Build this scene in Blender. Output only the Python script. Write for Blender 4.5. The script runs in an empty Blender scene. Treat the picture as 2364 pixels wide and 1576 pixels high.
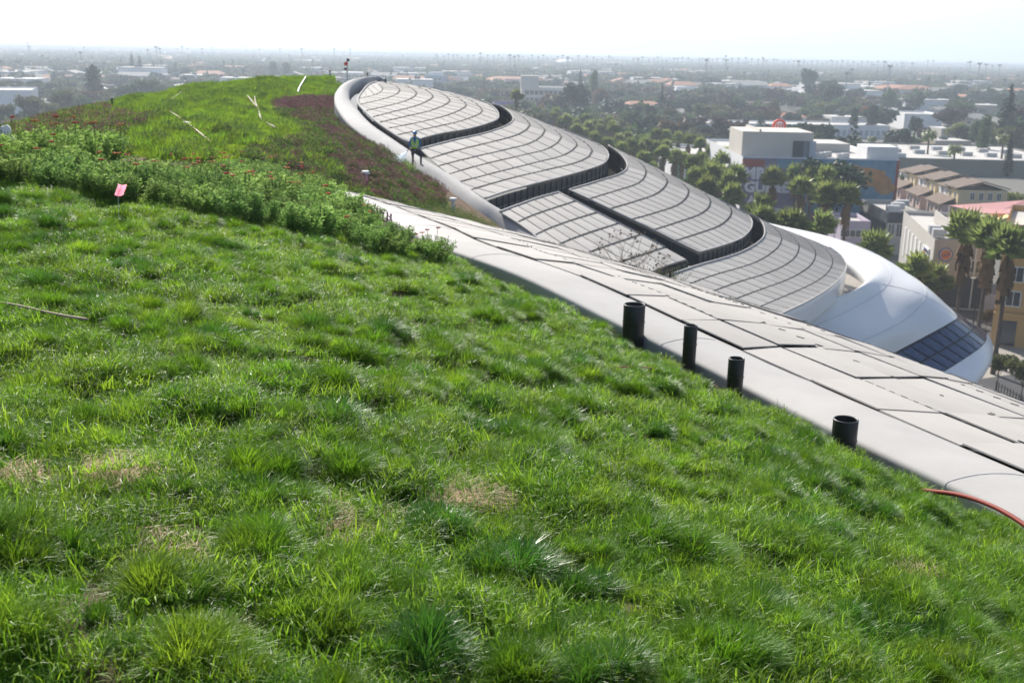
import bpy, math, random
import numpy as np
from mathutils import Vector, Matrix, noise, Euler
from math import radians, sin, cos, pi, atan2, sqrt
random.seed(7); rng = np.random.default_rng(7)
S = bpy.context.scene
# ---------------------------------------------------------------- camera
PW, PH, FPX = 2364.0, 1576.0, 2544.0
PITCH, ROLL = radians(14.8), radians(1.1)
CAM = Vector((0, 0, 34.0))
FWD = Vector((0, cos(PITCH), -sin(PITCH)))
_r0 = Vector((1, 0, 0)); _u0 = Vector((0, sin(PITCH), cos(PITCH)))
CR = _r0*cos(ROLL) + _u0*sin(ROLL)
CU = -_r0*sin(ROLL) + _u0*cos(ROLL)
cam_d = bpy.data.cameras.new('camera'); cam = bpy.data.objects.new('camera', cam_d)
S.collection.objects.link(cam); S.camera = cam
cam.matrix_world = Matrix.Translation(CAM) @ Matrix((CR, CU, -FWD)).transposed().to_4x4()
cam_d.sensor_width = 22.3; cam_d.lens = 22.3*FPX/PW
cam_d.clip_start = 0.1; cam_d.clip_end = 60000
cam_d.dof.use_dof = True; cam_d.dof.focus_distance = 5.6; cam_d.dof.aperture_fstop = 3.2
# ---------------------------------------------------------------- light
SUN_AZ, SUN_EL = radians(-19), radians(36)      # azimuth from +Y, negative = left
w = bpy.data.worlds.new("World"); S.world = w; w.use_nodes = True
nt = w.node_tree; bg = nt.nodes['Background']
sky = nt.nodes.new('ShaderNodeTexSky'); sky.sky_type = 'NISHITA'; sky.sun_disc = False
sky.sun_elevation = SUN_EL; sky.sun_rotation = SUN_AZ
sky.air_density = 0.85; sky.dust_density = 2.0; sky.ozone_density = 1.0
nt.links.new(sky.outputs[0], bg.inputs[0]); bg.inputs[1].default_value = 0.105
sl = bpy.data.lights.new('sun', 'SUN'); sl.energy = 5.0; sl.angle = radians(0.5); sl.color = (1, .95, .87)
so = bpy.data.objects.new('sun', sl); S.collection.objects.link(so)
SUND = Vector((sin(SUN_AZ)*cos(SUN_EL), cos(SUN_AZ)*cos(SUN_EL), sin(SUN_EL)))
so.rotation_euler = SUND.to_track_quat('Z', 'Y').to_euler(); so.location = (0, 0, 120)
vs = S.view_settings; vs.view_transform = 'Standard'; vs.look = 'None'; vs.exposure = 0.7; vs.gamma = 1; vs.use_curve_mapping = False
cy = S.cycles; cy.max_bounces = 6; cy.transparent_max_bounces = 8; cy.transmission_bounces = 4; cy.diffuse_bounces = 3; cy.glossy_bounces = 2
cy.volume_bounces = 0; cy.sample_clamp_indirect = 6; cy.caustics_reflective = False; cy.caustics_refractive = False
cy.use_denoising = True
# ---------------------------------------------------------------- projection helpers
def ray(px, py): return FWD + CR*((px-PW/2)/FPX) + CU*((PH/2-py)/FPX)
def at(px, py, d): return CAM + ray(px, py)*d
def onz(px, py, z=0.0):
    r = ray(px, py); return CAM + r*((z-CAM.z)/r.z)
def proj(p):
    q = Vector(p)-CAM; d = q.dot(FWD)
    return PW/2+FPX*q.dot(CR)/d, PH/2-FPX*q.dot(CU)/d, d
def lerp(a, b, t): return a+(b-a)*t
def spline(pts, n):
    """Catmull-Rom through pts (any dimension), n samples, arc-length spaced."""
    P = np.array([tuple(p) for p in pts], float)
    Q = np.vstack([2*P[0]-P[1], P, 2*P[-1]-P[-2]]); out = []
    for i in range(len(P)-1):
        for t in np.linspace(0, 1, 16, endpoint=False):
            a, b, c, d = Q[i:i+4]
            out.append(0.5*((2*b)+(-a+c)*t+(2*a-5*b+4*c-d)*t*t+(-a+3*b-3*c+d)*t**3))
    out.append(P[-1]); out = np.array(out)
    return resample(out, n)
def resample(out, n):
    L = np.concatenate([[0], np.cumsum(np.linalg.norm(np.diff(out, axis=0), axis=1))])
    s = np.linspace(0, L[-1], n)
    return np.stack([np.interp(s, L, out[:, k]) for k in range(out.shape[1])], 1)
def interp_xy(pts):
    xs = [p[0] for p in pts]; ys = [p[1] for p in pts]
    return lambda x: float(np.interp(x, xs, ys))
# ---------------------------------------------------------------- materials
MATS = {}
def mat(name, col, rough=0.7, spec=0.3, var=0.0, scale=4.0, var2=None, metal=0.0, bump=0.0, trans=0.0, inst=0.0, coat=0.0, emit=None, detail=6):
    if name in MATS: return MATS[name]
    m = bpy.data.materials.new(name); m.use_nodes = True; n = m.node_tree; b = n.nodes['Principled BSDF']
    b.inputs['Roughness'].default_value = rough; b.inputs['Specular IOR Level'].default_value = spec; b.inputs['Metallic'].default_value = metal
    b.inputs['Coat Weight'].default_value = coat
    colsock = None
    rgb = n.nodes.new('ShaderNodeRGB'); rgb.outputs[0].default_value = (*col, 1); colsock = rgb.outputs[0]
    if var or bump:
        tc = n.nodes.new('ShaderNodeTexCoord'); nz = n.nodes.new('ShaderNodeTexNoise'); nz.inputs['Scale'].default_value = scale; nz.inputs['Detail'].default_value = detail
        nz.inputs['Roughness'].default_value = 0.65
        n.links.new(tc.outputs['Object'], nz.inputs['Vector'])
        mr = n.nodes.new('ShaderNodeMapRange'); mr.inputs[1].default_value = 0.3; mr.inputs[2].default_value = 0.7
        n.links.new(nz.outputs['Fac'], mr.inputs[0])
        mx = n.nodes.new('ShaderNodeMix'); mx.data_type = 'RGBA'
        c2 = var2 if var2 else tuple(c*(1-var) for c in col); c1 = col if var2 else tuple(min(1, c*(1+var*0.6)) for c in col)
        mx.inputs[6].default_value = (*c1, 1); mx.inputs[7].default_value = (*c2, 1)
        n.links.new(mr.outputs[0], mx.inputs[0]); colsock = mx.outputs[2]
        if bump:
            bp = n.nodes.new('ShaderNodeBump'); bp.inputs['Strength'].default_value = bump; bp.inputs['Distance'].default_value = 0.05
            n.links.new(nz.outputs['Fac'], bp.inputs['Height']); n.links.new(bp.outputs[0], b.inputs['Normal'])
    if inst:
        oi = n.nodes.new('ShaderNodeObjectInfo'); hv = n.nodes.new('ShaderNodeHueSaturation')
        m1 = n.nodes.new('ShaderNodeMapRange'); m1.inputs[3].default_value = 1-inst; m1.inputs[4].default_value = 1+inst
        m2 = n.nodes.new('ShaderNodeMapRange'); m2.inputs[3].default_value = 0.5-0.05*inst; m2.inputs[4].default_value = 0.5+0.035*inst
        ml = n.nodes.new('ShaderNodeMath'); ml.operation = 'MULTIPLY'; ml.inputs[1].default_value = 7.31
        fr = n.nodes.new('ShaderNodeMath'); fr.operation = 'FRACT'
        n.links.new(oi.outputs['Random'], m1.inputs[0]); n.links.new(oi.outputs['Random'], ml.inputs[0]); n.links.new(ml.outputs[0], fr.inputs[0]); n.links.new(fr.outputs[0], m2.inputs[0])
        n.links.new(m1.outputs[0], hv.inputs['Value']); n.links.new(m2.outputs[0], hv.inputs['Hue']); n.links.new(colsock, hv.inputs['Color']); colsock = hv.outputs[0]
    n.links.new(colsock, b.inputs['Base Color'])
    if emit:
        b.inputs['Emission Color'].default_value = (*emit[:3], 1); b.inputs['Emission Strength'].default_value = emit[3]
    if trans:
        tr = n.nodes.new('ShaderNodeBsdfTranslucent'); ms = n.nodes.new('ShaderNodeMixShader'); ms.inputs[0].default_value = trans
        hs = n.nodes.new('ShaderNodeHueSaturation'); hs.inputs['Value'].default_value = 1.5; hs.inputs['Hue'].default_value = 0.490; hs.inputs['Saturation'].default_value = 1.02
        n.links.new(colsock, hs.inputs['Color']); n.links.new(hs.outputs[0], tr.inputs['Color'])
        n.links.new(b.outputs[0], ms.inputs[1]); n.links.new(tr.outputs[0], ms.inputs[2])
        n.links.new(ms.outputs[0], n.nodes['Material Output'].inputs['Surface'])
    MATS[name] = m; return m
# ---------------------------------------------------------------- mesh helpers
def link(o, parent=None):
    S.collection.objects.link(o)
    if parent is not None: o.parent = parent
    return o
def tag(o, label=None, cat=None, group=None, kind=None):
    if label: o['label'] = label
    if cat: o['category'] = cat
    if group: o['group'] = group
    if kind: o['kind'] = kind
    return o
def empty(name, loc, rz=0, sc=1, **k):
    o = bpy.data.objects.new(name, None); o.location = loc; o.rotation_euler = (0, 0, rz); o.scale = (sc,)*3 if not hasattr(sc, '__len__') else sc
    o.empty_display_size = 0.2; link(o); return tag(o, **k)
class MB:
    def __init__(s): s.v = []; s.f = []; s.m = []
    def add(s, vs, fs, mi=0):
        b = len(s.v); s.v += [tuple(v) for v in vs]; s.f += [tuple(i+b for i in f) for f in fs]; s.m += [mi]*len(fs)
    def box(s, c, d, rz=0, mi=0, top=1.0, M=None):
        x, y, z = d[0]/2, d[1]/2, d[2]/2
        vs = [Vector(((-x if i in (0, 3) else x)*(top if k else 1), (-y if i in (0, 1) else y)*(top if k else 1), z if k else -z)) for k in (0, 1) for i in range(4)]
        R_ = M if M is not None else Matrix.Rotation(rz, 3, 'Z')
        s.add([R_ @ v+Vector(c) for v in vs], [(3, 2, 1, 0), (4, 5, 6, 7), (0, 1, 5, 4), (1, 2, 6, 5), (2, 3, 7, 6), (3, 0, 4, 7)], mi)
    def tube(s, pts, r, n=6, mi=0, cap=True):
        pts = [Vector(p) for p in pts]; rs = r if hasattr(r, '__len__') else [r]*len(pts)
        vs = []
        for i, p in enumerate(pts):
            t = (pts[min(i+1, len(pts)-1)]-pts[max(i-1, 0)]).normalized()
            a = t.orthogonal() if abs(t.z) > .95 else t.cross(Vector((0, 0, 1)))
            a.normalize(); b = t.cross(a)
            vs += [p+(a*cos(2*pi*k/n)+b*sin(2*pi*k/n))*rs[i] for k in range(n)]
        fs = [(i*n+k, i*n+(k+1) % n, (i+1)*n+(k+1) % n, (i+1)*n+k) for i in range(len(pts)-1) for k in range(n)]
        if cap: fs += [tuple(range(n))[::-1], tuple((len(pts)-1)*n+k for k in range(n))]
        s.add(vs, fs, mi)
    def grid(s, rows, mi=0, flip=False):
        nr, nc = len(rows), len(rows[0])
        vs = [p for r in rows for p in r]
        fs = [(i*nc+j, i*nc+j+1, (i+1)*nc+j+1, (i+1)*nc+j) for i in range(nr-1) for j in range(nc-1)]
        if flip: fs = [f[::-1] for f in fs]
        s.add(vs, fs, mi)
    def mesh(s, name, mats, smooth=False):
        me = bpy.data.meshes.new(name); me.from_pydata(s.v, [], s.f)
        for m in (mats if isinstance(mats, (list, tuple)) else [mats]): me.materials.append(m)
        if any(s.m): me.polygons.foreach_set('material_index', s.m)
        if smooth: me.polygons.foreach_set('use_smooth', [True]*len(s.f))
        me.update(); return me
    def build(s, name, mats, parent=None, smooth=False, loc=None):
        o = bpy.data.objects.new(name, s.mesh(name, mats, smooth)); link(o, parent)
        if loc is not None: o.location = loc
        return o
def copy_thing(o, loc, rz=None, sc=None, label=None, group=None):
    c = o.copy(); S.collection.objects.link(c); c.location = loc
    if rz is not None: c.rotation_euler = (c.rotation_euler[0], c.rotation_euler[1], rz)
    if sc is not None: c.scale = sc if hasattr(sc, '__len__') else (sc,)*3
    if label: c['label'] = label
    if group: c['group'] = group
    for ch in CHILD.get(o.name, []):
        d = ch.copy(); S.collection.objects.link(d); d.parent = c
    return c
CHILD = {}
def reg(o, *ch): CHILD[o.name] = list(ch); return o
# ---------------------------------------------------------------- lawn surface z(x, y)
LC = [(0,1576,2.9),(600,1576,2.9),(1182,1576,2.9),(1800,1576,3.3),(2364,1576,3.9),(0,1000,5.1),(600,1000,5.3),(1182,1000,6.0),(0,800,6.6),(600,800,8.0),
      (1182,800,9.0),(0,600,8.6),(600,600,10.2),(0,435,11.0),(250,465,11.3),(500,492,12.0),(760,540,13.4),(1000,590,15.2),(1200,665,13.6),(1437,780,12.0),(1580,840,11.3),(1695,910,10.6),
      (1960,1062,9.0),(2200,1160,8.0),(2364,1240,7.4),(2000,1300,5.6),(1700,1200,5.9),(600,1250,3.9),(1182,1250,4.3)]
_pts = [at(*c) for c in LC] + [Vector((x, y, 34+z)) for x, y, z in [(-7.5,16,-1.95),(-4,19,-2.5),(-6,26,-3.2),(-10,20,-2.1),(-1,0,-1.6),(-3,1,-1.6),(4,1,-2.1),(-2.2,15.5,-2.1),(-4,-2,-1.7),(3,-2,-2.0),(6.5,4,-3.4)]]
def _basis(x, y): return np.stack([np.ones_like(x), x, y, x*x, x*y, y*y, x**3, x*x*y, x*y*y, y**3], -1)
_X = np.array([p.x for p in _pts])/10; _Y = np.array([p.y for p in _pts])/10; _Z = np.array([p.z for p in _pts])
_A = _basis(_X, _Y); _wt = np.array([3.0 if 17 <= i <= 24 else 1.0 for i in range(len(_pts))])[:, None]; _A0 = _A; _A = _A*_wt; _Z = _Z*_wt[:, 0]; _co = np.linalg.solve(_A.T@_A+1e-3*np.eye(10), _A.T@_Z)
def gz0(x, y): return float(_basis(np.array([x/10]), np.array([y/10]))[0]@_co)
def gz(x, y):
    v = Vector((x, y, 0))
    return gz0(x, y)+0.05*noise.noise(v*1.1)+0.10*noise.noise(v*2.4)-.03
def on_lawn(px, py, f=gz0):
    r = ray(px, py); t = 1.5
    while t < 60:
        p = CAM+r*t
        if p.z < f(p.x, p.y): break
        t += 0.05
    return p
# ---------------------------------------------------------------- architecture materials
M_panel = mat('roof_panel_metal', (.42, .40, .372), .72, .15, var=.13, scale=.45, inst=.07)
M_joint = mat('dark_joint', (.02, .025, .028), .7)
M_louver = mat('dark_screen', (.018, .024, .032), .45, .5)
M_fin = mat('dark_post', (.03, .034, .04), .4, .5)
M_rim = mat('pale_concrete', (.42, .41, .40), .8, .2, var=.10, scale=1.3, bump=.15)
M_fascia = mat('pale_fascia', (.42, .41, .395), .8, .15, var=.13, scale=.7, bump=.12)
M_white = mat('white_shell', (.78, .765, .745), .38, .5, var=.05, scale=.12, coat=.15)
M_seam = mat('shell_seam', (.46, .46, .46), .6)
M_glass = mat('blue_window_glass', (.02, .045, .11), .10, .55)
M_mull = mat('window_mullion', (.02, .022, .028), .4)
M_soil = mat('planting_soil', (.13, .085, .055), .95, .1, var=.4, scale=1.5, bump=.6)
M_turfsoil = mat('turf_soil', (.085, .07, .035), .95, .1, var=.5, scale=3, bump=.6)
M_flash = mat('steel_edging', (.55, .55, .54), .35, .5, metal=.6)
museum = empty('museum_building', (20, 60, 0), label='curving museum with a scaly grey panelled roof and white shell nose', cat='museum')
museum.matrix_world = Matrix.Translation((20, 60, 0))
_loc = Vector((20, 60, 0))
def mus(o):
    """parent without moving: geometry is written in world coordinates"""
    o.parent = museum; o.matrix_parent_inverse = Matrix.Translation(-_loc); return o
# ---- near fascia: base curve (photo column, row, distance)
FB = [(3000,1620,5.4),(2600,1385,6.5),(2364,1240,7.4),(1960,1040,9.0),(1690,903,10.6),(1430,772,12.0),(1200,656,13.7),(1000,580,15.6),(930,537,18.3),(870,505,22),(800,472,27),(700,440,34),(560,425,44)]
FC = [at(*c) for c in FB]
FC = [Vector(p) for p in spline(FC, 120)]
FN = []
for i in range(len(FC)):
    t = FC[min(i+1, len(FC)-1)]-FC[max(0, i-1)]; t.z = 0; t.normalize(); FN.append(Vector((t.y, -t.x, 0)))
SIL = interp_xy([(700,455),(800,480),(880,500),(1000,527),(1060,538),(1200,572),(1300,597),(1400,617),(1500,637),(1600,665),(1706,699),(1805,732),(1930,776),(2051,817),(2172,859),(2270,897),(2364,934),(2700,1060),(3300,1290),(4200,1640)])
# fascia profile: (outward, up)
FPROF = [(-.10,-.9),(-.02,-.30),(0,-.02),(.0,.03),(.0,.068),(.004,.085),(.014,.100),(.032,.110),(.06,.115),(.12,.121),(.21,.127),(.32,.127),(.45,.118),(.58,.100),(.70,.076),(.79,.053),(.845,.045)]
mb = MB(); mb.grid([[p+n*a+Vector((0, 0, b)) for a, b in FPROF] for p, n in zip(FC, FN)])
fas = mus(mb.build('edge_fascia', M_fascia, smooth=True))
mb = MB(); mb.grid([[p+n*a+Vector((0, 0, b)) for a, b in [(-.14,-.35),(-.14,-.055),(-.115,-.055),(-.115,-.35)]] for p, n in zip(FC[:90], FN[:90])])
for k in range(8, 96, 11):
    jm = MB(); jm.tube([FC[k]+FN[k]*a_+Vector((0, 0, b_+.0005)) for a_, b_ in FPROF[2:-1]], .0035, 4); mus(jm.build('fascia_joint', M_seam))
ed = mb.build('lawn_edging', M_flash); tag(ed, 'thin steel edging strip along the lawn beside the pale roof fascia', 'edging')
# ---- near roof: starts at the fascia's inner edge, curls down to the silhouette
def near_roof():
    idx = list(range(0, len(FC), 1)); base = [FC[i]+FN[i]*.80+Vector((0, 0, .05)) for i in idx]; nrm = [FN[i] for i in idx]
    TS = 6.5; out = []; zs = []
    for b, n in zip(base, nrm):
        ts = TS; p = b+n*ts; lo, hi = b.z-9, b.z+1
        for _ in range(40):
            m = (lo+hi)/2; x, y, d = proj((p.x, p.y, m))
            if y > SIL(x): lo = m
            else: hi = m
        zs.append((lo+hi)/2)
    for k in range(len(base)):
        b, n = base[k], nrm[k]; p = b+n*TS; p.z = zs[k]
        h = p-CAM; hl = sqrt(h.x**2+h.y**2); m = h.z/hl; hd = Vector((h.x, h.y, 0))/hl
        k0, k1 = max(0, k-2), min(len(base)-1, k+2)
        q0 = base[k0]+nrm[k0]*TS; q1 = base[k1]+nrm[k1]*TS; dv = Vector((q1.x-q0.x, q1.y-q0.y, 0)); L = dv.length; sd = dv/max(L, 1e-6)
        gs = (zs[k1]-zs[k0])/max(L, 1e-6)
        a_, b_ = hd.dot(sd), hd.dot(n)
        gn = (m-gs*a_)/b_ if abs(b_) > .05 else m
        A = -gn; z0 = b.z; zz = zs[k]
        # z = z0 - a t - c t^2 ; a + 2 c T = A ; z0 - aT - cT^2 = zz
        c = (A*TS-(z0-zz))/TS**2; c = min(max(c, .014), .04); a = (z0-zz-c*TS*TS)/TS
        out.append((b, n, a, c))
    return out
NR = near_roof()
def nroof(s, t):
    """s in 0..len-1 (float), t metres outward"""
    i = min(int(s), len(NR)-2); f = s-i; ps = []
    for k in (i, i+1):
        b, n, a, c = NR[k]; c = max(c, 0.004); q = b+n*t; q.z = b.z-a*t-c*t*t; ps.append(q)
    return ps[0].lerp(ps[1], f)
# cumulative arc length along the inner edge
_nl = [0.0]
for k in range(1, len(NR)): _nl.append(_nl[-1]+(NR[k][0]-NR[k-1][0]).length)
def s_at(L): return float(np.interp(L, _nl, range(len(_nl))))
mb = MB(); mb.grid([[nroof(s, t)-Vector((0, 0, .012+.02*min(t, 1))) for t in np.linspace(0, 13, 27)] for s in range(len(NR))], flip=False)
mus(mb.build('roof_deck', M_joint, smooth=True))
def panel(vs4, th, g, name='roof_panel', m=None):
    """four corners (ccw) -> shrunk slab"""
    c = sum(vs4, Vector())/4
    nn = (vs4[2]-vs4[0]).cross(vs4[3]-vs4[1])
    if nn.z < 0: vs4 = vs4[::-1]; nn = -nn
    if nn.length < 1e-6: return None
    nn.normalize(); q = []
    for i in range(4):
        a = vs4[i]; e1 = vs4[(i+1) % 4]-a; e2 = vs4[i-1]-a
        l1, l2 = e1.length, e2.length
        q.append(a+(e1/l1*min(g[i % 2], l1*.3) if l1 > 1e-4 else Vector())+(e2/l2*min(g[(i+1) % 2], l2*.3) if l2 > 1e-4 else Vector()))
    vs = [v-nn*.004 for v in q]+[v+nn*th for v in q]
    fs = [(4, 5, 6, 7), (0, 1, 5, 4), (1, 2, 6, 5), (2, 3, 7, 6), (3, 0, 4, 7)]
    return vs, fs
NEARJ = []; ROWJ = []
PAN = []   # (projected area, verts, faces)
def add_panel(vs4, th, g):
    r = panel(vs4, th, g)
    if not r: return
    P = [proj(v)[:2] for v in r[0][4:]]; A = abs(sum(P[i][0]*P[(i+1) % 4][1]-P[(i+1) % 4][0]*P[i][1] for i in range(4)))/2
    PAN.append((A, *r))
# near panels: strips along the edge, sheared a little like the photo's diagonal joints
LT = _nl[-1]; pitch = 1.0
for i in range(-1, int(LT/pitch)+1):
    for j in range(-1, 13):
        jitter = [random.uniform(-.012, .012) for _ in range(4)]
        def pp(a, b):
            L = a*pitch+.30*b; t = b*pitch+.97+.08*sin(a*.5)
            if L < 0 or L > LT or t > 12.9: return None
            return nroof(s_at(L), max(t, .02))
        q = [pp(i, j), pp(i+1, j), pp(i+1, j+1), pp(i, j+1)]
        if any(v is None for v in q): continue
        dz = random.uniform(0, .03)
        q = [v+Vector((0, 0, dz+random.uniform(0, .012))) for v in q]
        add_panel(q, .010, (random.choice([.010, .012, .014, .045]), random.choice([.014, .016, .02, .05]))); NEARJ.append((q[3], q[2]))
# ---- far roof surface: inverse distance fitted over the photo
FR = [(955,378,59),(1200,520,47),(1080,450,52),(830,235,76),(880,205,82),(1060,240,86),(1160,265,86),(1300,310,86),(1430,380,85),(1600,460,86),(1740,520,87),(1950,610,84),(1650,640,58),(1430,640,47),(1600,585,61),(1300,440,64),(1800,690,68),(1150,330,70)]
def ib(px, py):
    x = (np.asarray(px, float)-1300)/500; y = (np.asarray(py, float)-430)/200
    return np.stack([np.ones_like(x), x, y, x*y, x*x, y*y], -1)
_A = ib([c[0] for c in FR], [c[1] for c in FR]); _b = np.array([1/c[2] for c in FR])
_fc = np.linalg.solve(_A.T@_A+1e-3*np.eye(6), _A.T@_b)
def fr_d(px, py): return float(1/max((ib([px], [py])@_fc)[0], 1/130))
def fr(px, py, dz=0.0):
    """photo pixel on the far roof, lowered by dz metres"""
    d = fr_d(px, py); p = at(px, py, d)
    if dz:
        p = Vector(p)-Vector((0, 0, dz))
    return p
HP = .9/60
# hooks: row joint curves in photo pixels
def c2(pts): return [(700+x/2.904, 100+y/2.904) for x, y in pts]
def d2(pts): return [(x*1.005, y*1.005) for x, y in pts]
SEC = []
SEC.append([c2(h) for h in [
 [(405,318),(425,300),(440,283),(452,275),(470,268),(490,262)],
 [(372,372),(450,355),(510,335),(532,313),(520,288),(490,270),(470,262)],
 [(378,412),(500,385),(600,355),(646,325),(630,295),(580,272),(530,262),(510,258)],
 [(412,455),(560,422),(680,390),(757,350),(745,318),(690,288),(610,268),(540,258)],
 [(450,500),(600,462),(760,420),(866,370),(850,335),(790,300),(680,275),(570,260)],
 [(500,535),(700,490),(860,452),(977,400),(965,362),(900,325),(760,285),(620,266)],
 [(560,575),(760,535),(950,490),(1087,430),(1075,392),(1000,348),(850,302),(680,274)],
 [(620,618),(850,570),(1050,525),(1192,470),(1185,430),(1110,378),(950,325),(760,287)],
 [(700,668),(900,614),(1120,575),(1290,520),(1309,482),(1290,445),(1220,398),(1050,345),(860,300)]]])
SEC.append([c2(h) for h in [
 [(785,712),(1000,655),(1200,610),(1340,565),(1403,525),(1400,485),(1350,440),(1270,405)],
 [(845,775),(1050,715),(1300,655),(1440,615),(1517,562),(1500,520),(1430,468),(1340,430)],
 [(905,825),(1100,775),(1400,705),(1540,665),(1620,600),(1600,560),(1510,500),(1400,450)],
 [(975,880),(1200,815),(1480,750),(1640,710),(1727,648),(1710,600),(1620,545),(1480,478)],
 [(1045,932),(1300,865),(1580,795),(1740,755),(1832,695),(1810,645),(1720,585),(1560,510)],
 [(1125,985),(1400,905),(1680,840),(1840,800),(1936,745),(1915,690),(1830,632),(1640,545)],
 [(1215,1045),(1400,985),(1750,895),(1980,825),(2045,770),(2025,712),(1940,660),(1740,580)]]])
SEC.append([d2(h) for h in [
 [(1307,437),(1370,418),(1425,400),(1441,382),(1428,358),(1398,335)],
 [(1352,458),(1410,440),(1465,422),(1484,400),(1475,378),(1440,354)],
 [(1400,481),(1460,463),(1510,445),(1533,420),(1520,400),(1475,370)],
 [(1450,505),(1510,488),(1560,470),(1582,445),(1570,424),(1515,390)],
 [(1500,529),(1560,510),(1610,492),(1632,470),(1620,446),(1560,412)],
 [(1550,554),(1610,535),(1655,518),(1680,493),(1668,468),(1605,436)],
 [(1605,581),(1660,565),(1705,547),(1727,520),(1716,494),(1650,458)]]])
SEC.append([d2(h) for h in [
 [(1148,488),(1190,472),(1235,456),(1282,443)],
 [(1187,512),(1225,495),(1275,478),(1322,463)],
 [(1228,541),(1270,522),(1322,504),(1371,489)],
 [(1268,570),(1315,549),(1370,530),(1420,514)],
 [(1312,600),(1362,577),(1420,557),(1471,540)],
 [(1362,632),(1415,607),(1475,586),(1528,569)],
 [(1420,668),(1475,638),(1530,613),(1580,598)]]])
SEC.append([d2(h) for h in [
 [(1530,636),(1600,612),(1690,585),(1741,558),(1757,535),(1748,508),(1722,492)],
 [(1568,658),(1640,632),(1730,605),(1780,575),(1796,550),(1785,530),(1760,510)],
 [(1610,680),(1690,650),(1770,625),(1820,598),(1836,568),(1822,545),(1795,524)],
 [(1655,700),(1740,668),(1815,640),(1860,612),(1874,584),(1860,560),(1832,538)],
 [(1700,725),(1780,690),(1860,655),(1900,628),(1913,600),(1898,574),(1868,552)],
 [(1745,745),(1800,720),(1865,688),(1918,652),(1944,617),(1935,592),(1905,568)]]])
EXTRA = [0, 0, .0, .35, .0]
ZOFF = [0, 0.5, 0.9, 1.2, 1.6]
EDGE3 = {}
for si, hooks in enumerate(SEC):
    H3 = []
    for h in hooks:
        c = spline(h, 60)
        H3.append([fr(x, y) for x, y in c])
    EDGE3[si] = H3
    # deck sheet under the panels
    mb = MB(); mb.grid([[Vector(p)-Vector((0, 0, .012)) for p in resample(np.array([tuple(v) for v in h]), 40)] for h in H3])
    mus(mb.build('roof_deck', M_joint))
    pw = 1.22
    for k in range(len(H3)-1):
        A, B = [np.array([tuple(v) for v in h]) for h in (H3[k], H3[k+1])]
        def st(P):
            L = np.concatenate([[0], np.cumsum(np.linalg.norm(np.diff(P, axis=0), axis=1))])
            return L, P
        LA, LB = st(A)[0], st(B)[0]
        ROWJ.append((si, k))
        def pos(P, L, d): return Vector([float(np.interp(d, L, P[:, q])) for q in range(3)])
        def tip(P, L):
            xs = [proj(v)[0] for v in P]; return float(L[int(np.argmax(xs))])
        if si == 3: SA, SB = [[L[-1]*j/7 for j in range(8)] for L in (LA, LB)]
        else:
            tA, tB = tip(A, LA), tip(B, LB)
            if k == 0:
                Q = np.array([tuple(v) for v in H3[-1]]); LQ = st(Q)[0]; cw = tip(Q, LQ)/[11.5, 11, 10.5, 0, 16][si]
            n1 = int(max(tA, tB)/cw)+1; n2 = [6, 9, 8, 0, 8][si]
            SA = [max(0, tA-cw*j) for j in range(n1, 0, -1)]+[tA+(LA[-1]-tA)*j/n2 for j in range(n2+1)]
            SB = [max(0, tB-cw*j) for j in range(n1, 0, -1)]+[tB+(LB[-1]-tB)*j/n2 for j in range(n2+1)]
        for j in range(len(SA)-1):
            q = [pos(A, LA, SA[j]), pos(A, LA, SA[j+1]), pos(B, LB, SB[j+1]), pos(B, LB, SB[j])]
            if (q[1]-q[0]).length < .15 and (q[2]-q[3]).length < .15: continue
            if (q[1]-q[0]).length < .02: q[0] = q[1]+(q[0]-q[1]+q[3]-q[2])*.02
            dz = random.uniform(0, .012)
            q = [v+Vector((0, 0, dz)) for v in q]
            add_panel(q, .012, (.09, .085))
# pale trim tubes along section edges and dark screens below
def trim(pts, r, name='roof_edge_trim', m=M_rim):
    mb = MB(); mb.tube(pts, r, 6); return mus(mb.build(name, m, smooth=True))
def screen(pts, drop, lean=0.0, posts=True):
    """dark louvred wall hanging under an edge curve"""
    pts = [Vector(p) for p in resample(np.array([tuple(v) for v in pts]), max(12, int(len(pts)*.6)))]
    mb = MB(); mb.grid([[p-Vector((0, 0, .12)), p-Vector((0, 0, drop))] for p in pts])
    mus(mb.build('screen_wall', M_louver))
    pm = MB(); L = 0
    tot = sum((pts[i+1]-pts[i]).length for i in range(len(pts)-1)); n = int(tot/1.25)
    arr = resample(np.array([tuple(v) for v in pts]), n)
    for i, p in enumerate(arr):
        p = Vector(p); tow = (CAM-p); tow.z = 0; tow.normalize()
        one = MB(); one.box((0, 0, 0), (.07, .12, drop-.1), atan2(tow.y, tow.x)+pi/2)
        if i == 0: me = one.mesh('screen_post', M_fin)
        o = bpy.data.objects.new('screen_post', me); S.collection.objects.link(o); o.location = p+tow*.05-Vector((0, 0, drop/2+.06)); mus(o)
    rail = MB(); rail.tube([Vector(p)-Vector((0, 0, drop*.55))+((CAM-Vector(p))*Vector((1,1,0))).normalized()*.06 for p in arr], .025, 4)
    mus(rail.build('screen_rail', M_fin))
E = EDGE3
up = Vector((0, 0, .04))
for si in (0, 1, 2, 4):
    last = E[si][-1]
    trim([p+up for p in last[:]], .055)
    if si: trim([p+up for p in E[si][0]], .055)
trim([p+up for p in E[3][0]], .05)
trim([p+up for p in E[2][0][:1]]+[h[0]+up for h in E[2]], .05)
trim([h[-1]+up for h in E[3][:6]], .05)
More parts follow.
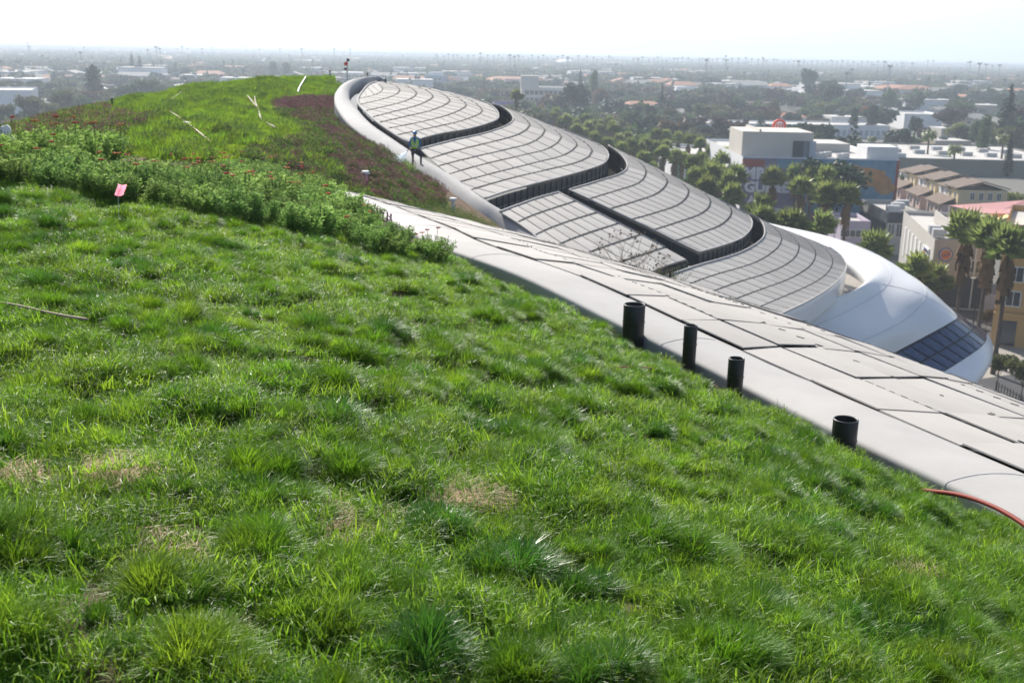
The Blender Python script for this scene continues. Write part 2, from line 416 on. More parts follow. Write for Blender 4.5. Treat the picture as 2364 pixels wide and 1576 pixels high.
# long silhouette edge of the far side: pale lip that rolls down
far = [h[-1] for si in (0, 1, 2, 4) for h in E[si]]
far = sorted(far, key=lambda p: proj(p)[0])
farc = [Vector(p) for p in spline(far[::2]+[far[-1]], 60)]
mb = MB(); rows = []
for p in farc:
    a = (p-CAM); a.z = 0; a.normalize(); q = Vector((a.y, -a.x, 0))*.0+a
    rows.append([p, p+q*.5-Vector((0, 0, .12)), p+q*1.2-Vector((0, 0, .6)), p+q*1.8-Vector((0, 0, 2.0)), p+q*2-Vector((0, 0, 6))])
mb.grid(rows, flip=True); mus(mb.build('outer_eave', M_rim, smooth=True))
screen(E[0][-1][:40], 1.05); screen(E[1][-1][:44], 1.25); screen(E[2][-1][:44], 1.3)
# opposite screens seen through the slots
screen(E[1][0][26:], 1.3); screen(E[2][0][30:], 1.7); screen(E[4][0][34:], 2.0)
screen([h[0] for h in E[2]], 1.0); screen([h[-1] for h in E[3][:6]]+[E[3][6][-1]], 1.6)
screen(E[3][-1][:], 1.0)
left1 = [fr(*p) for p in c2([(490,262),(440,280),(402,320),(368,372),(372,412),(408,455),(500,537),(620,620),(700,668)])]
left1 = [Vector(p) for p in spline(left1, 50)]
trim([p+up for p in left1], .07); screen(left1, 1.3)
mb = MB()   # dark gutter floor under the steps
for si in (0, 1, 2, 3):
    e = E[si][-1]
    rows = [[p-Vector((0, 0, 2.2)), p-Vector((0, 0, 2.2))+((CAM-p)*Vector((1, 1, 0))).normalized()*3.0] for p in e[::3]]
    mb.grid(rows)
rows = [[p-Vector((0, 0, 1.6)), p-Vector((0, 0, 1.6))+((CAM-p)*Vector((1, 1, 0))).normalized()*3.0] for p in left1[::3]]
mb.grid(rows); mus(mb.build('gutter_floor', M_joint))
# ---- rim: rounded pale kerb the gardener stands on
RI = c2([(560,262),(530,247),(440,248),(375,268),(318,310),(308,350),(315,390),(350,430),(450,540),(600,645),(700,712),(800,775),(1000,893),(1215,1050),(1330,1122),(1450,1205),(1690,1390),(1800,1480)])
RO = c2([(545,236),(500,232),(350,236),(260,272),(212,335),(208,370),(220,425),(300,535),(450,655),(600,762),(700,830),(870,930),(1100,1090),(1250,1195),(1430,1330),(1560,1420),(1700,1520),(1800,1600)])
ri, ro = spline(RI, 80), spline(RO, 80)
RIM_TOP = []; rows = []; RIM_OUT = []
for a, b in zip(ri, ro):
    d = fr_d(*a); pi_ = at(*a, d); po = at(*b, d-.35)
    wv = po-pi_; wz = Vector((0, 0, 1))
    rows.append([pi_-Vector((0, 0, .7)), pi_+Vector((0, 0, .02)), pi_+wv*.12+wz*.10, pi_+wv*.35+wz*.15, pi_+wv*.58+wz*.14, pi_+wv*.78+wz*.06, pi_+wv*.92-wz*.0, po-wz*.06, po-wz*.2-wv*.02, po-wz*1.2])
    RIM_TOP.append(pi_+wv*.45+wz*.15); RIM_OUT.append(po)
mb = MB(); mb.grid(rows); mus(mb.build('roof_rim', M_rim, smooth=True))
# ---- clips standing proud of the joints
cb = MB()
def clips(pts, step, size, h):
    P = np.array([tuple(v) for v in pts]); L = float(np.sum(np.linalg.norm(np.diff(P, axis=0), axis=1))); n = max(2, int(L/step))
    for i, p in enumerate(resample(P, n)):
        p = Vector(p); q = Vector(resample(P, n)[min(i+1, n-1)]) if n < 60 else p
        d = Vector(P[-1])-Vector(P[0]) if (q-p).length < 1e-5 else q-p
        cb.box(p+Vector((0, 0, h*.4+(.014 if size < .05 else 0))), (size*random.uniform(.8, 2.2)*(1 if size > .05 else 7), size*.7, h), atan2(d.y, d.x))
for si, k in ROWJ:
    clips(EDGE3[si][k][2:50], 1.0, .10, .045)
for a, b in NEARJ: clips([a, b], random.choice([.13, .2, .34]), .0085, random.uniform(.003, .010))
tag(mus(cb.build('joint_clips', M_joint)), kind='stuff')
# ---- panels: the 300 that show largest are parts, the rest one mesh
PAN.sort(key=lambda t: -t[0])
for A, vs, fs in PAN[:300]:
    mb = MB(); c = sum(vs, Vector())/len(vs); mb.add([v-c for v in vs], fs)
    o = mb.build('roof_panel', M_panel); o.location = c; mus(o)
mb = MB()
for A, vs, fs in PAN[300:]: mb.add(vs, fs)
tag(mus(mb.build('roof_panel_field', M_panel)), kind='stuff')
# ---- white shell round the lower end
def band3(c): return [Vector(p) for p in spline([at(x*1.005, y*1.005, d) for x, y, d in c], 41)]
Z = Vector((0, 0, 1))
A_ = [(1740,521,104),(1790,531,101),(1850,558,98),(1920,588,95),(1973,616,92),(1992,640,88),(1968,662,85),(1900,690,82),(1830,716,79),(1790,733,77),(1735,756,75)]
B_ = [(1720,500,106),(1785,517,103),(1862,533,101),(1945,556,98),(2020,592,95),(2048,632,91),(2020,672,87),(1945,715,83),(1880,745,80),(1830,766,78),(1780,790,76)]
C_ = [(1730,510,108),(1790,530,105),(1880,560,103),(1975,580,100),(2085,628,96),(2128,672,90),(2085,730,86),(2000,775,82),(1935,805,80),(1880,830,78),(1830,858,76)]
D_ = [(1740,560,109),(1800,590,107),(1890,620,105),(1990,630,103),(2150,690,99),(2196,722,93),(2180,742,89),(2050,812,84),(1990,845,81),(1940,875,79),(1890,905,77)]
E_ = [(1740,640,109),(1800,660,107),(1890,690,105),(2050,700,104),(2240,752,99),(2266,772,94),(2250,800,90),(2162,858,85),(2090,900,82),(2030,935,79),(1980,965,77)]
F_ = [(1740,720,108),(1800,740,106),(1890,780,104),(2080,790,103),(2255,790,99),(2280,815,94),(2268,850,89),(2230,890,85),(2160,930,82),(2080,970,79),(2020,1000,77)]
G_ = [(1740,780,106),(1800,800,104),(1890,840,102),(2060,860,101),(2190,860,98),(2220,880,94),(2215,905,90),(2170,935,87),(2100,970,84),(2050,1010,81),(1990,1040,79)]
bands = [band3(c) for c in (A_, B_, C_, D_, E_, F_, G_)]
inner = [p-Z*1.0 for p in bands[0]]
def loft(bs, n):
    rows = []
    for k in range(len(bs[0])):
        rows.append([Vector(p) for p in spline([b[k] for b in bs], n)])
    return rows
mb = MB(); mb.grid(loft([inner]+bands[:4], 25)); mus(mb.build('white_shell', M_white, smooth=True))
mb = MB(); mb.grid(loft([bands[4]]+bands[5:7], 9)); mus(mb.build('shell_lip', M_white, smooth=True))
for b in (bands[1], bands[2]):
    mb = MB(); mb.tube([p+(CAM-p).normalized()*.01 for p in b[2:]], .02, 4); mus(mb.build('shell_seam', M_seam))
for k in (22,):
    pts = [Vector(p)+(CAM-Vector(p)).normalized()*.01 for p in spline([b[k] for b in bands[:4]], 14)]
    mb = MB(); mb.tube(pts, .013, 4); mus(mb.build('shell_seam', M_seam))
# window band with two tiers of panes
wf = MB(); D3, E3 = bands[3], bands[4]
N = 22
def wpt(u, v, off=0):
    k = 12+u*(36-12); i = min(int(k), 39); f = k-i
    a = D3[i].lerp(D3[i+1], f); b = E3[i].lerp(E3[i+1], f); p = a.lerp(b, v)
    return p+(CAM-p).normalized()*off
wf.grid([[wpt(u, v, -.35) for v in (-.02, .5, 1.02)] for u in np.linspace(0, 1, 40)])
win = mus(wf.build('window_band', M_mull))
for i in range(N):
    for v0, v1 in ((.06, .49), (.54, .98)):
        u0, u1 = (i+.06)/N, (i+.94)/N
        q = [wpt(u0, v0, -.1), wpt(u0, v1, -.1), wpt(u1, v1, -.1), wpt(u1, v0, -.1)]
        c = sum(q, Vector())/4; back = [v-(CAM-v).normalized()*.1 for v in q]
        mb = MB(); mb.add([v-c for v in q+back], [(0, 1, 2, 3), (0, 4, 5, 1), (1, 5, 6, 2), (2, 6, 7, 3), (3, 7, 4, 0)])
        o = mb.build('pane', M_glass); o.parent = win; o.location = c
# white soffit under the rounded end of the roof
e = [Vector(v) for v in E[4][-1]]
rows = []
for p in e:
    t = ((p-CAM)*Vector((1, 1, 0))).normalized()
    sd = Vector(((p-e[30]).x, (p-e[30]).y, 0))
    rows.append([p+Z*.02, p-t*.30+Z*.0, p-t*.62-Z*.22, p-t*.72-Z*.6, p-t*.55-Z*1.3, p-t*.1-Z*1.6, p+t*1.2-Z*1.7])
mb = MB(); mb.grid(rows); mus(mb.build('end_soffit', M_white, smooth=True))
# ---- planted slope of the far wing
GC = [(765,214,84),(765,238,79.6),(790,276,72.6),(838,320,65.6),(941,386,58.6),(1000,420,54.6),(1079,475,48.5),(1192,558,42),(1300,640,37),(240,262,66),(400,215,78),(600,184,88),(800,182,92),(80,292,50),
      (0,330,32),(0,420,24),(200,360,32),(400,380,31),(700,440,32),(900,510,34),(1000,540,36),(600,260,62),(600,330,45),(850,400,50)]
def gb(px, py):
    x = (np.asarray(px, float)-600)/500; y = (np.asarray(py, float)-330)/150
    return np.stack([np.ones_like(x), x, y, x*y, x*x, y*y, y**3, x*y*y, x*x*y], -1)
_A = gb([c[0] for c in GC], [c[1] for c in GC]); _b = np.array([1/c[2] for c in GC])
_gc = np.linalg.solve(_A.T@_A+3e-3*np.eye(9), _A.T@_b)
CREST = interp_xy([(-200,352),(0,322),(80,293),(140,275),(250,250),(330,227),(420,209),(520,196),(600,187),(700,182),(780,181),(850,183),(2400,184)])
def slope_d(px, py):
    f = lambda y: float(1/max((gb([px], [y])@_gc)[0], 1/105))
    k = 232 if px > 560 else 200
    if py < k and px > 480: return max(f(py), f(k)+(k-py)*.28)
    return f(py)
def slope(px, py):
    """py is measured below the crest line; rows above 0 roll over the back"""
    return at(px, py, slope_d(px, py))
_ro2 = spline(RO, 300)
def rim_right(py):     # column of the rim's outer edge at this row, left-most
    c = [x for x, y in _ro2[60:] if abs(y-py) < 4]
    return min(c) if c else 1e9
T = [0, .012, .03, .06, .1, .15, .2, .27, .35, .43, .52, .62, .73, .86, 1]
def slope_rows(XS, left):
    rows = []
    for x in XS:
        if left: y0 = CREST(x)
        else:
            cand = [y for X_, y in _ro2[60:] if abs(X_-x) < 5 and y > 225]; y0 = (min(cand) if cand else 240)-3
        y1 = max(500 if x < 700 else 500+(x-700)*.35, y0+30)
        f = slope(x, y0); hd = ((f-CAM)*Vector((1, 1, 0))).normalized()
        if left: r = [f+hd*14-Z*9, f+hd*8-Z*3.2, f+hd*4-Z*1.0, f+hd*1.8-Z*.25]
        else: r = [f+hd*.05-Z*.9, f+hd*.04-Z*.6, f+hd*.03-Z*.4, f+hd*.02-Z*.2]
        rows.append(r+[slope(x, y0+(y1-y0)*t) for t in T])
    return rows
mb = MB(); mb.grid(slope_rows(np.linspace(-260, 776, 90), True)); mb.grid(slope_rows(np.linspace(768, 1190, 40), False))
gs = mb.build('planted_slope', M_soil, smooth=True); tag(gs, kind='structure')
# ---- lawn ground
XG = np.arange(-14, 14, .25); YG = np.arange(-4, 30, .25)
nc = len(XG); 
def base_line_y(): pass
from mathutils import geometry as _g
FCxy = [Vector((p.x, p.y)) for p in FC]; FNxy = [Vector((n.x, n.y)) for n in FN]
_fx = np.array([[p.x, p.y] for p in FC]); _fn = np.array([[n.x, n.y] for n in FN])
def edge_dist(x, y):
    """signed distance outward of the fascia base line (>0 = beyond the lawn)"""
    d = (x-_fx[:, 0])**2+(y-_fx[:, 1])**2; i = int(np.argmin(d))
    return (x-_fx[i, 0])*_fn[i, 0]+(y-_fx[i, 1])*_fn[i, 1]
vs = []; fs = []; ids = {}
for i, x in enumerate(XG):
    for j, y in enumerate(YG):
        d = edge_dist(x, y)
        if d > .30: continue
        z = gz(x, y)
        if d > -.12: z -= .0
        ids[i, j] = len(vs); vs.append((x, y, z-(.25 if d > -.05 else 0)))
for (i, j) in list(ids):
    q = [(i, j), (i+1, j), (i+1, j+1), (i, j+1)]
    if all(k in ids for k in q): fs.append([ids[k] for k in q])
mb = MB(); mb.add(vs, fs); lg = mb.build('lawn_ground', M_turfsoil, smooth=True); tag(lg, kind='structure')
# ---- city ground
mg = mat('city_ground', (.14, .135, .12), .9, .2, var2=(.07, .085, .05), scale=.02, detail=10)
mb = MB(); Rr = [0, 60, 120, 200, 400, 800, 1600, 3200, 6400, 13000]; th = np.linspace(0, 2*pi, 49)
mb.grid([[(r*sin(t), r*cos(t), 0) for r in Rr] for t in th], flip=True); tag(mb.build('city_ground', mg), kind='structure')
# ================================================================ lawn grass
M_grass = mat('grass_blade', (.100, .222, .015), .42, .22, trans=.42, inst=.26)
M_grass2 = mat('grass_blade_pale', (.160, .292, .024), .42, .22, trans=.50, inst=.24)
M_blue = mat('grass_blade_blue', (.060, .170, .018), .34, .30, trans=.36, inst=.26)
M_straw = mat('dry_straw', (.56, .44, .28), .8, .2, inst=.3, trans=.2)
def blade(mb, x, y, L, wd, az, bend, lean, seg=3, z0=0.0):
    dx, dy = cos(az), sin(az); px_, py_ = -dy, dx
    tw = random.uniform(-.7, .7); px_, py_ = cos(az+pi/2+tw), sin(az+pi/2+tw)
    vs = []; ang = pi/2-lean; X = x; Y = y; Zz = z0
    for k in range(seg+1):
        f = k/seg; ww = wd*(1-f**1.6)*.5
        if k < seg: vs += [(X-px_*ww, Y-py_*ww, Zz), (X+px_*ww, Y+py_*ww, Zz)]
        else: vs += [(X, Y, Zz)]
        st_ = L/seg; X += dx*cos(ang)*st_; Y += dy*cos(ang)*st_; Zz += sin(ang)*st_; ang -= bend/seg
    fs = [(2*k, 2*k+1, 2*k+3, 2*k+2) for k in range(seg-1)]+[(2*(seg-1), 2*(seg-1)+1, 2*seg)]
    mb.add(vs, fs)
SRC = {}
def src_coll(name, objs):
    c = bpy.data.collections.new(name)
    for o in objs: c.objects.link(o)
    return c
def scatter(name, P, Rv, Sc, I, coll, **tags):
    """one object whose geometry nodes put a source mesh on every vertex"""
    me = bpy.data.meshes.new(name); me.from_pydata([tuple(p) for p in P], [], []); n = len(P)
    a = me.attributes.new('rot', 'FLOAT_VECTOR', 'POINT'); a.data.foreach_set('vector', np.asarray(Rv, np.float32).ravel())
    a = me.attributes.new('scl', 'FLOAT_VECTOR', 'POINT')
    Sc = np.asarray(Sc, np.float32)
    if Sc.ndim == 1: Sc = np.repeat(Sc[:, None], 3, 1)
    a.data.foreach_set('vector', Sc.ravel())
    a = me.attributes.new('idx', 'INT', 'POINT'); a.data.foreach_set('value', np.asarray(I, np.int32))
    o = bpy.data.objects.new(name, me); link(o)
    ng = bpy.data.node_groups.new(name+'_nodes', 'GeometryNodeTree')
    ng.interface.new_socket('Geometry', in_out='INPUT', socket_type='NodeSocketGeometry'); ng.interface.new_socket('Geometry', in_out='OUTPUT', socket_type='NodeSocketGeometry')
    N = ng.nodes; L = ng.links
    gi = N.new('NodeGroupInput'); go = N.new('NodeGroupOutput'); ip = N.new('GeometryNodeInstanceOnPoints'); ci = N.new('GeometryNodeCollectionInfo')
    ci.inputs['Collection'].default_value = coll; ci.inputs['Separate Children'].default_value = True; ci.inputs['Reset Children'].default_value = True
    def na(nm, ty):
        x = N.new('GeometryNodeInputNamedAttribute'); x.data_type = ty; x.inputs['Name'].default_value = nm; return x.outputs['Attribute']
    L.new(gi.outputs[0], ip.inputs['Points']); L.new(ci.outputs[0], ip.inputs['Instance']); ip.inputs['Pick Instance'].default_value = True
    L.new(na('idx', 'INT'), ip.inputs['Instance Index']); L.new(na('rot', 'FLOAT_VECTOR'), ip.inputs['Rotation']); L.new(na('scl', 'FLOAT_VECTOR'), ip.inputs['Scale'])
    L.new(ip.outputs[0], go.inputs[0])
    md = o.modifiers.new('scatter', 'NODES'); md.node_group = ng
    return tag(o, **tags)
def tussock(n, R, Lmin, Lmax, w_=.0056, spread=.9, wind=.25):
    mb = MB()
    for _ in range(n):
        r = R*sqrt(random.random()); a = random.uniform(0, 2*pi); x, y = r*cos(a), r*sin(a)
        out = a+random.gauss(0, .5); L = random.uniform(Lmin, Lmax)*(1-.35*r/R)
        blade(mb, x, y, L, w_*random.uniform(.7, 1.35), out, random.uniform(.3, 1.7), spread*(r/R)**1.5*random.uniform(.3, 1)+random.uniform(0, .2), 3, -.02)
    return mb
tus = []
for k, (n, R, a, b, m) in enumerate([(640, .085, .13, .24, M_grass), (600, .075, .14, .25, M_grass), (620, .10, .12, .20, M_grass2), (560, .075, .15, .26, M_blue), (520, .09, .10, .18, M_grass2), (620, .08, .13, .23, M_grass)]):
    o = bpy.data.objects.new('grass_tussock', tussock(n, R, a, b).mesh('grass_tussock', m)); tus.append(o)
for k, (n, R, a, b, m) in enumerate([(250, .15, .05, .11, M_grass2), (250, .15, .05, .12, M_grass), (240, .16, .04, .10, M_grass2)]):
    mb = MB()
    for _ in range(n):
        r = R*sqrt(random.random()); t = random.uniform(0, 2*pi)
        blade(mb, r*cos(t), r*sin(t), random.uniform(a, b), .0048*random.uniform(.7, 1.3), random.uniform(0, 2*pi), random.uniform(.4, 2.0), random.uniform(.1, 1.0), 3, -.01)
    tus.append(bpy.data.objects.new('short_grass', mb.mesh('short_grass', m)))
mb = MB()
for _ in range(140):
    r = .17*sqrt(random.random()); t = random.uniform(0, 2*pi)
    blade(mb, r*cos(t), r*sin(t), random.uniform(.04, .12), .003, random.uniform(0, 2*pi), random.uniform(-.2, .5), random.uniform(1.2, 1.55), 2, .006)
tus.append(bpy.data.objects.new('straw', mb.mesh('straw', M_straw)))
tus.sort(key=lambda o: o.name)
names = [o.name for o in tus]
G_SHORT = [i for i, n_ in enumerate(names) if n_.startswith('short')]; G_TUS = [i for i, n_ in enumerate(names) if n_.startswith('grass_t')]; G_STR = names.index('straw')
gcoll = src_coll('grass_sources', tus)
BARE = [(60,1102,.30),(20,1112,.22),(190,1100,.16),(245,1108,.16),(860,1155,.17),(935,1180,.15),(985,1185,.08),(1045,1140,.15),(1095,1150,.13),(730,1192,.11),(780,1235,.05),(210,1287,.12),(320,1280,.14),(2120,1345,.10),(1205,812,.12),(1690,1010,.05)]
BAREP = [(on_lawn(x, y), r*.72) for x, y, r in BARE]
HF = interp_xy([(-400,425),(0,432),(100,436),(250,468),(400,484),(560,518),(700,548),(850,584),(1010,600),(1020,560),(1100,560)])
def bare(x, y):
    b = 0
    for p, r in BAREP:
        q = sqrt((x-p.x)**2*0.55+(y-p.y)**2*1.6)/r
        b = max(b, 1.5-q+.5*noise.noise(Vector((x*9, y*9, 0))))
    return b
P, Rv, Sc, I = [], [], [], []
PIPES = [at(1461, 784, 11.7), at(1590, 842, 11.0), at(1695, 912, 10.3), at(1943, 1062, 8.8)]
def put(x, y, idx, s, tilt=.25):
    for q in PIPES:
        if (x-q.x)**2+(y-q.y+.2)**2 < .4**2:
            if idx in G_TUS: return
            s *= .6
    z = gz(x, y)
    P.append((x, y, z)); a = random.uniform(0, 2*pi)
    # lean away downhill to the right, as combed by wind
    Rv.append((random.gauss(0, tilt)*.6, random.gauss(.10, tilt)*.8, a)); Sc.append(s); I.append(idx)
x0, x1, y0, y1 = -9, 6, .9, 20
A = (x1-x0)*(y1-y0)
def visible(x, y, m=60):
    px, py, d = proj((x, y, gz0(x, y)));
    return d > .5 and -m-150/d < px < PW+m+150/d and py < PH+m+900/d and (px > 1015 or py > HF(px)-14)
def place(n, short):
    k = 0
    for _ in range(n):
        x, y = random.uniform(x0, x1), random.uniform(y0, y1)
        if edge_dist(x, y) > -.07 or not visible(x, y): continue
        b = bare(x, y); v = Vector((x, y, 0))
        d = sqrt(x*x+y*y)
        if short:
            if b > .45:
                if random.random() < .75: put(x, y, G_STR, random.uniform(.7, 1.2), .05)
                if random.random() > .38: continue
            ns = noise.noise(v*1.3+Vector((5, 3, 0)))
            put(x, y, random.choice(G_SHORT), random.uniform(.75, 1.25)*(1+.3*ns), .2)
        else:
            cl = noise.noise(v*2.1)+.55*noise.noise(v*5.0+Vector((9, 1, 4)))
            if b > .2 or cl < .3: continue
            if edge_dist(x, y) > -.2 and random.random() < .3: continue
            j = random.choice(G_TUS) if noise.noise(v*.9+Vector((0, 20, 0))) < .25 else random.choice(G_TUS[:4])
            put(x, y, j, random.uniform(.55, 1.05)*(1+.25*cl), .22)
place(17500, True)
for _ in range(800):
    x, y = random.uniform(-3.2, 3.6), random.uniform(1.5, 6.0)
    if edge_dist(x, y) < -.1 and bare(x, y) < .3: put(x, y, random.choice(G_SHORT), random.uniform(.8, 1.2), .2)
for p_, r_ in BAREP:
    for _ in range(int(70*r_)+2):
        x, y = p_.x+random.gauss(0, r_*.6), p_.y+random.gauss(0, r_*.4)
        if bare(x, y) > .25 and edge_dist(x, y) < -.1: put(x, y, G_STR, random.uniform(.7, 1.2), .05)
cells = {}; CC = []
random.seed(33)
for _ in range(60000):
    x, y = random.uniform(x0, x1), random.uniform(y0, y1)
    if edge_dist(x, y) > -.1 or not visible(x, y, 200): continue
    v = Vector((x, y, 0)); rad = .155+.09*noise.noise(v*.8)+.07*random.random()
    if bare(x, y) > .6: continue
    key = (int(x/.4), int(y/.4)); ok = True
    for i in (-1, 0, 1):
        for j in (-1, 0, 1):
            for q in cells.get((key[0]+i, key[1]+j), []):
                if (q[0]-x)**2+(q[1]-y)**2 < rad*rad*1.0: ok = False
    if not ok: continue
    cells.setdefault(key, []).append((x, y)); CC.append((x, y))
for x, y in CC:
    v = Vector((x, y, 0)); big = random.random(); size = lerp(.42, 1.12, big**1.5)
    n = 2+int(size*5); kind = random.choice(G_TUS); R_ = .03+.09*size; st = random.uniform(.6, 1.5); oa = random.uniform(0, pi)
    for _ in range(n):
        r = R_*sqrt(random.random()); t = random.uniform(0, 2*pi); dx, dy = r*cos(t)*st, r*sin(t)
        qx, qy = x+dx*cos(oa)-dy*sin(oa), y+dx*sin(oa)+dy*cos(oa)
        if edge_dist(qx, qy) > -.08: continue
        put(qx, qy, kind if random.random() < .8 else random.choice(G_TUS), size*random.uniform(.75, 1.1)*(1-.3*r/R_), .16)
scatter('lawn_grass', P, Rv, Sc, I, gcoll, label='long tufted bright green lawn grass covering the near roof slope', cat='grass', kind='stuff')
print('GRASS', len(P), len(CC))
# ================================================================ yarrow shrubs at the back of the lawn
M_leaf = mat('yarrow_leaf', (.11, .215, .045), .8, .12, trans=.5, inst=.25)
M_leaf2 = mat('yarrow_leaf_pale', (.20, .30, .10), .8, .12, trans=.5, inst=.2)
M_red = mat('yarrow_red', (.50, .06, .035), .8, .2, inst=.25)
M_or = mat('yarrow_orange', (.55, .20, .05), .8, .2, inst=.25)
M_stem = mat('green_stem', (.10, .16, .04), .7, .2)
M_pur = mat('sage_purple', (.33, .08, .26), .8, .2, inst=.3, trans=.2)
def leafy(n, R, H_, ls, seed, fl=0):
    n = int(n*2.3); ls *= .52
    random.seed(seed); mb = MB()
    stems = 26
    for s_ in range(stems):
        a = random.uniform(0, 2*pi); r = R*sqrt(random.random()); tip = Vector((r*cos(a)*1.15, r*sin(a)*1.15, H_*random.uniform(.65, 1.05)*(1-.25*(r/R)**2)))
        base = Vector((r*.45*cos(a), r*.45*sin(a), 0))
        for q in range(n//stems):
            f = random.random()**.7; p = base.lerp(tip, f)+Vector((random.gauss(0, .02), random.gauss(0, .02), 0))
            az = random.uniform(0, 2*pi); L = ls*random.uniform(.6, 1.4); d = Vector((cos(az), sin(az), random.uniform(-.2, .9))).normalized()
            sd = d.cross(Vector((random.random(), random.random(), random.random()))).normalized()*L*.2
            mb.add([p, p+d*L*.5+sd, p+d*L, p+d*L*.5-sd], [(0, 1, 2, 3)], 0 if random.random() < .6 else 1)
    st_ = MB()
    for _ in range(8):
        a = random.uniform(0, 2*pi); r = R*.9*random.random()
        st_.tube([(r*.4*cos(a), r*.4*sin(a), 0), (r*cos(a), r*sin(a), H_*.9)], .0035, 4)
    return mb, st_
def flower_mesh(n, R, H_, mt, seed):
    random.seed(seed); mb = MB()
    for _ in range(n):
        a = random.uniform(0, 2*pi); r = R*sqrt(random.random()); c = Vector((r*cos(a), r*sin(a), H_*random.uniform(.95, 1.22)))
        mb.tube([Vector((c.x*.8, c.y*.8, H_*.5)), c], .003, 4, 1)
        rr = random.uniform(.022, .042)
        for q in range(9):
            t = random.uniform(0, 2*pi); u = rr*sqrt(random.random()); mb.box(c+Vector((u*cos(t), u*sin(t), random.uniform(0, .01))), (.018, .018, .010), t)
    return mb.mesh('flower_heads', [mt, M_stem])
shr = []
for k in range(5):
    mb, st_ = leafy(1700, .27, .38, .062, 20+k)
    lab = 'feathery green yarrow shrub with flat flower heads along the back of the lawn'
    e_ = empty('yarrow_shrub', (0, 0, -50-k), label=lab, cat='shrub', group='yarrow shrubs along the back edge of the lawn')
    f_ = mb.build('foliage', [M_leaf, M_leaf2], e_); s2 = st_.build('stem', M_stem, e_)
    chs = [f_, s2]
    if k < 4:
        fo = bpy.data.objects.new('flower_heads', flower_mesh([2, 1, 2, 2][k], .26, .40, [M_red, M_or, M_red, M_or][k], 50+k)); link(fo, e_); chs.append(fo)
    reg(e_, *chs); shr.append(e_)
random.seed(11)
front = [on_lawn(x, HF(x)+2) for x in np.linspace(-60, 985, 150)]
FP = [Vector(p) for p in resample(np.array([tuple(p) for p in front]), 18)]
TOPL = interp_xy([(-100,340),(0,335),(60,318),(120,322),(200,342),(300,352),(420,355),(500,360),(600,365),(700,395),(780,432),(850,470),(900,500),(960,528),(1000,548)])
cands = []
for i, p in enumerate(FP):
    cands.append((p+Vector((random.uniform(-.1, .1), .26, 0)), 1.0))
for _ in range(1500):
    x, y = random.uniform(-8.5, -.6), random.uniform(10.5, 21)
    px, py, d = proj((x, y, gz0(x, y)))
    if not (-80 < px < 990) or py > HF(px)-6 or edge_dist(x, y) > -.30: continue
    qx, qy, _d = proj((x, y, gz0(x, y)+.42))
    if qy < TOPL(px)-6: continue
    p = Vector((x, y, 0))
    if all(((p.x-q.x)**2+(p.y-q.y)**2) > .36**2 for q, _ in cands): cands.append((p, 1))
used = set()
for i, (p, s) in enumerate(cands):
    k = random.choice([0, 1, 2, 3, 4, 4, 4, 4, 4]) if p.y > 13 or random.random() < .3 else 4
    sc = random.uniform(.85, 1.2); z = gz0(p.x, p.y)-.02
    if k not in used:
        used.add(k); shr[k].location = (p.x, p.y, z); shr[k].scale = (sc, sc, sc)
    else: o_ = copy_thing(shr[k], (p.x, p.y, z), random.uniform(0, 6), (sc, sc, sc*random.uniform(.85, 1.15)))
    o_ = shr[k] if (shr[k].location-Vector((p.x, p.y, z))).length < 1e-4 else o_
    fx = proj((p.x, p.y, z))[0]; wz = 'left end of hedge' if fx < 150 else 'left of the pink flag' if fx < 270 else 'right of the pink flag' if fx < 400 else 'left half of hedge' if fx < 560 else 'right half of hedge' if fx < 800 else 'by the pale fascia'
    o_['label'] = ['red-flowered', 'orange-flowered', 'sparsely red-flowered', 'orange-headed', 'flowerless'][k]+' yarrow '+('in the front row, ' if i < len(FP) else 'behind the front row, ')+wz
from collections import defaultdict
def number(objs):
    gr = defaultdict(list)
    for o in objs: gr[o['label']].append(o)
    W = ['first', 'second', 'third', 'fourth', 'fifth', 'sixth', 'seventh', 'eighth', 'ninth', 'tenth', 'eleventh', 'twelfth', 'thirteenth', 'fourteenth', 'fifteenth', 'sixteenth', 'seventeenth', 'eighteenth']
    for l, q in gr.items():
        if len(q) > 1:
            for i, o in enumerate(sorted(q, key=lambda o: proj(o.location)[0])): o['label'] = l+', '+W[min(i, 17)]+' from left'
number([o for o in S.objects if o.name.startswith('yarrow_shrub') and o.location.z > 0])
for k in range(5):
    if k not in used: bpy.data.objects.remove(shr[k])
print('SHRUBS', len(cands))
# taller orange and red yarrow at the far left
for (x, y, d, k) in [(100,340,15,1),(55,345,14.5,3),(140,345,15.5,0),(20,350,14,2),(215,352,16,3),(180,350,16.5,1),(250,362,17,1)]:
    p = at(x, y, d); z = gz0(p.x, p.y); c_ = copy_thing(shr[k], (p.x, p.y, z), random.uniform(0, 6), (1.2, 1.2, 1.55), label='taller yarrow with red and orange heads above the left end', group='tall yarrow plants')
number([o for o in S.objects if o.get('group') == 'tall yarrow plants'])
# purple sage spikes by the parapet
for i, (x, y, d) in enumerate([(838,505,17.6),(868,512,17.2),(880,520,17)]):
    random.seed(70+i); p = at(x, y, d); mb = MB(); st_ = MB()
    for q in range(7):
        bx, by = random.uniform(-.16, .16), random.uniform(-.1, .1); h = random.uniform(.3, .46)
        st_.tube([(bx*.5, by*.5, 0), (bx, by, h)], .004, 4)
        for t in range(14): mb.box((bx+random.gauss(0, .008), by+random.gauss(0, .008), h*.55+h*.45*t/14), (.018, .018, .02), t)
    e_ = empty('sage_plant', (p.x, p.y, p.z-.22), label='purple sage with upright flower spikes before the pale fascia end, '+['left', 'middle', 'right'][i]+' one of three', cat='flowering plant')
    st_.build('stem', M_stem, e_); mb.build('flower_spikes', M_pur, e_)
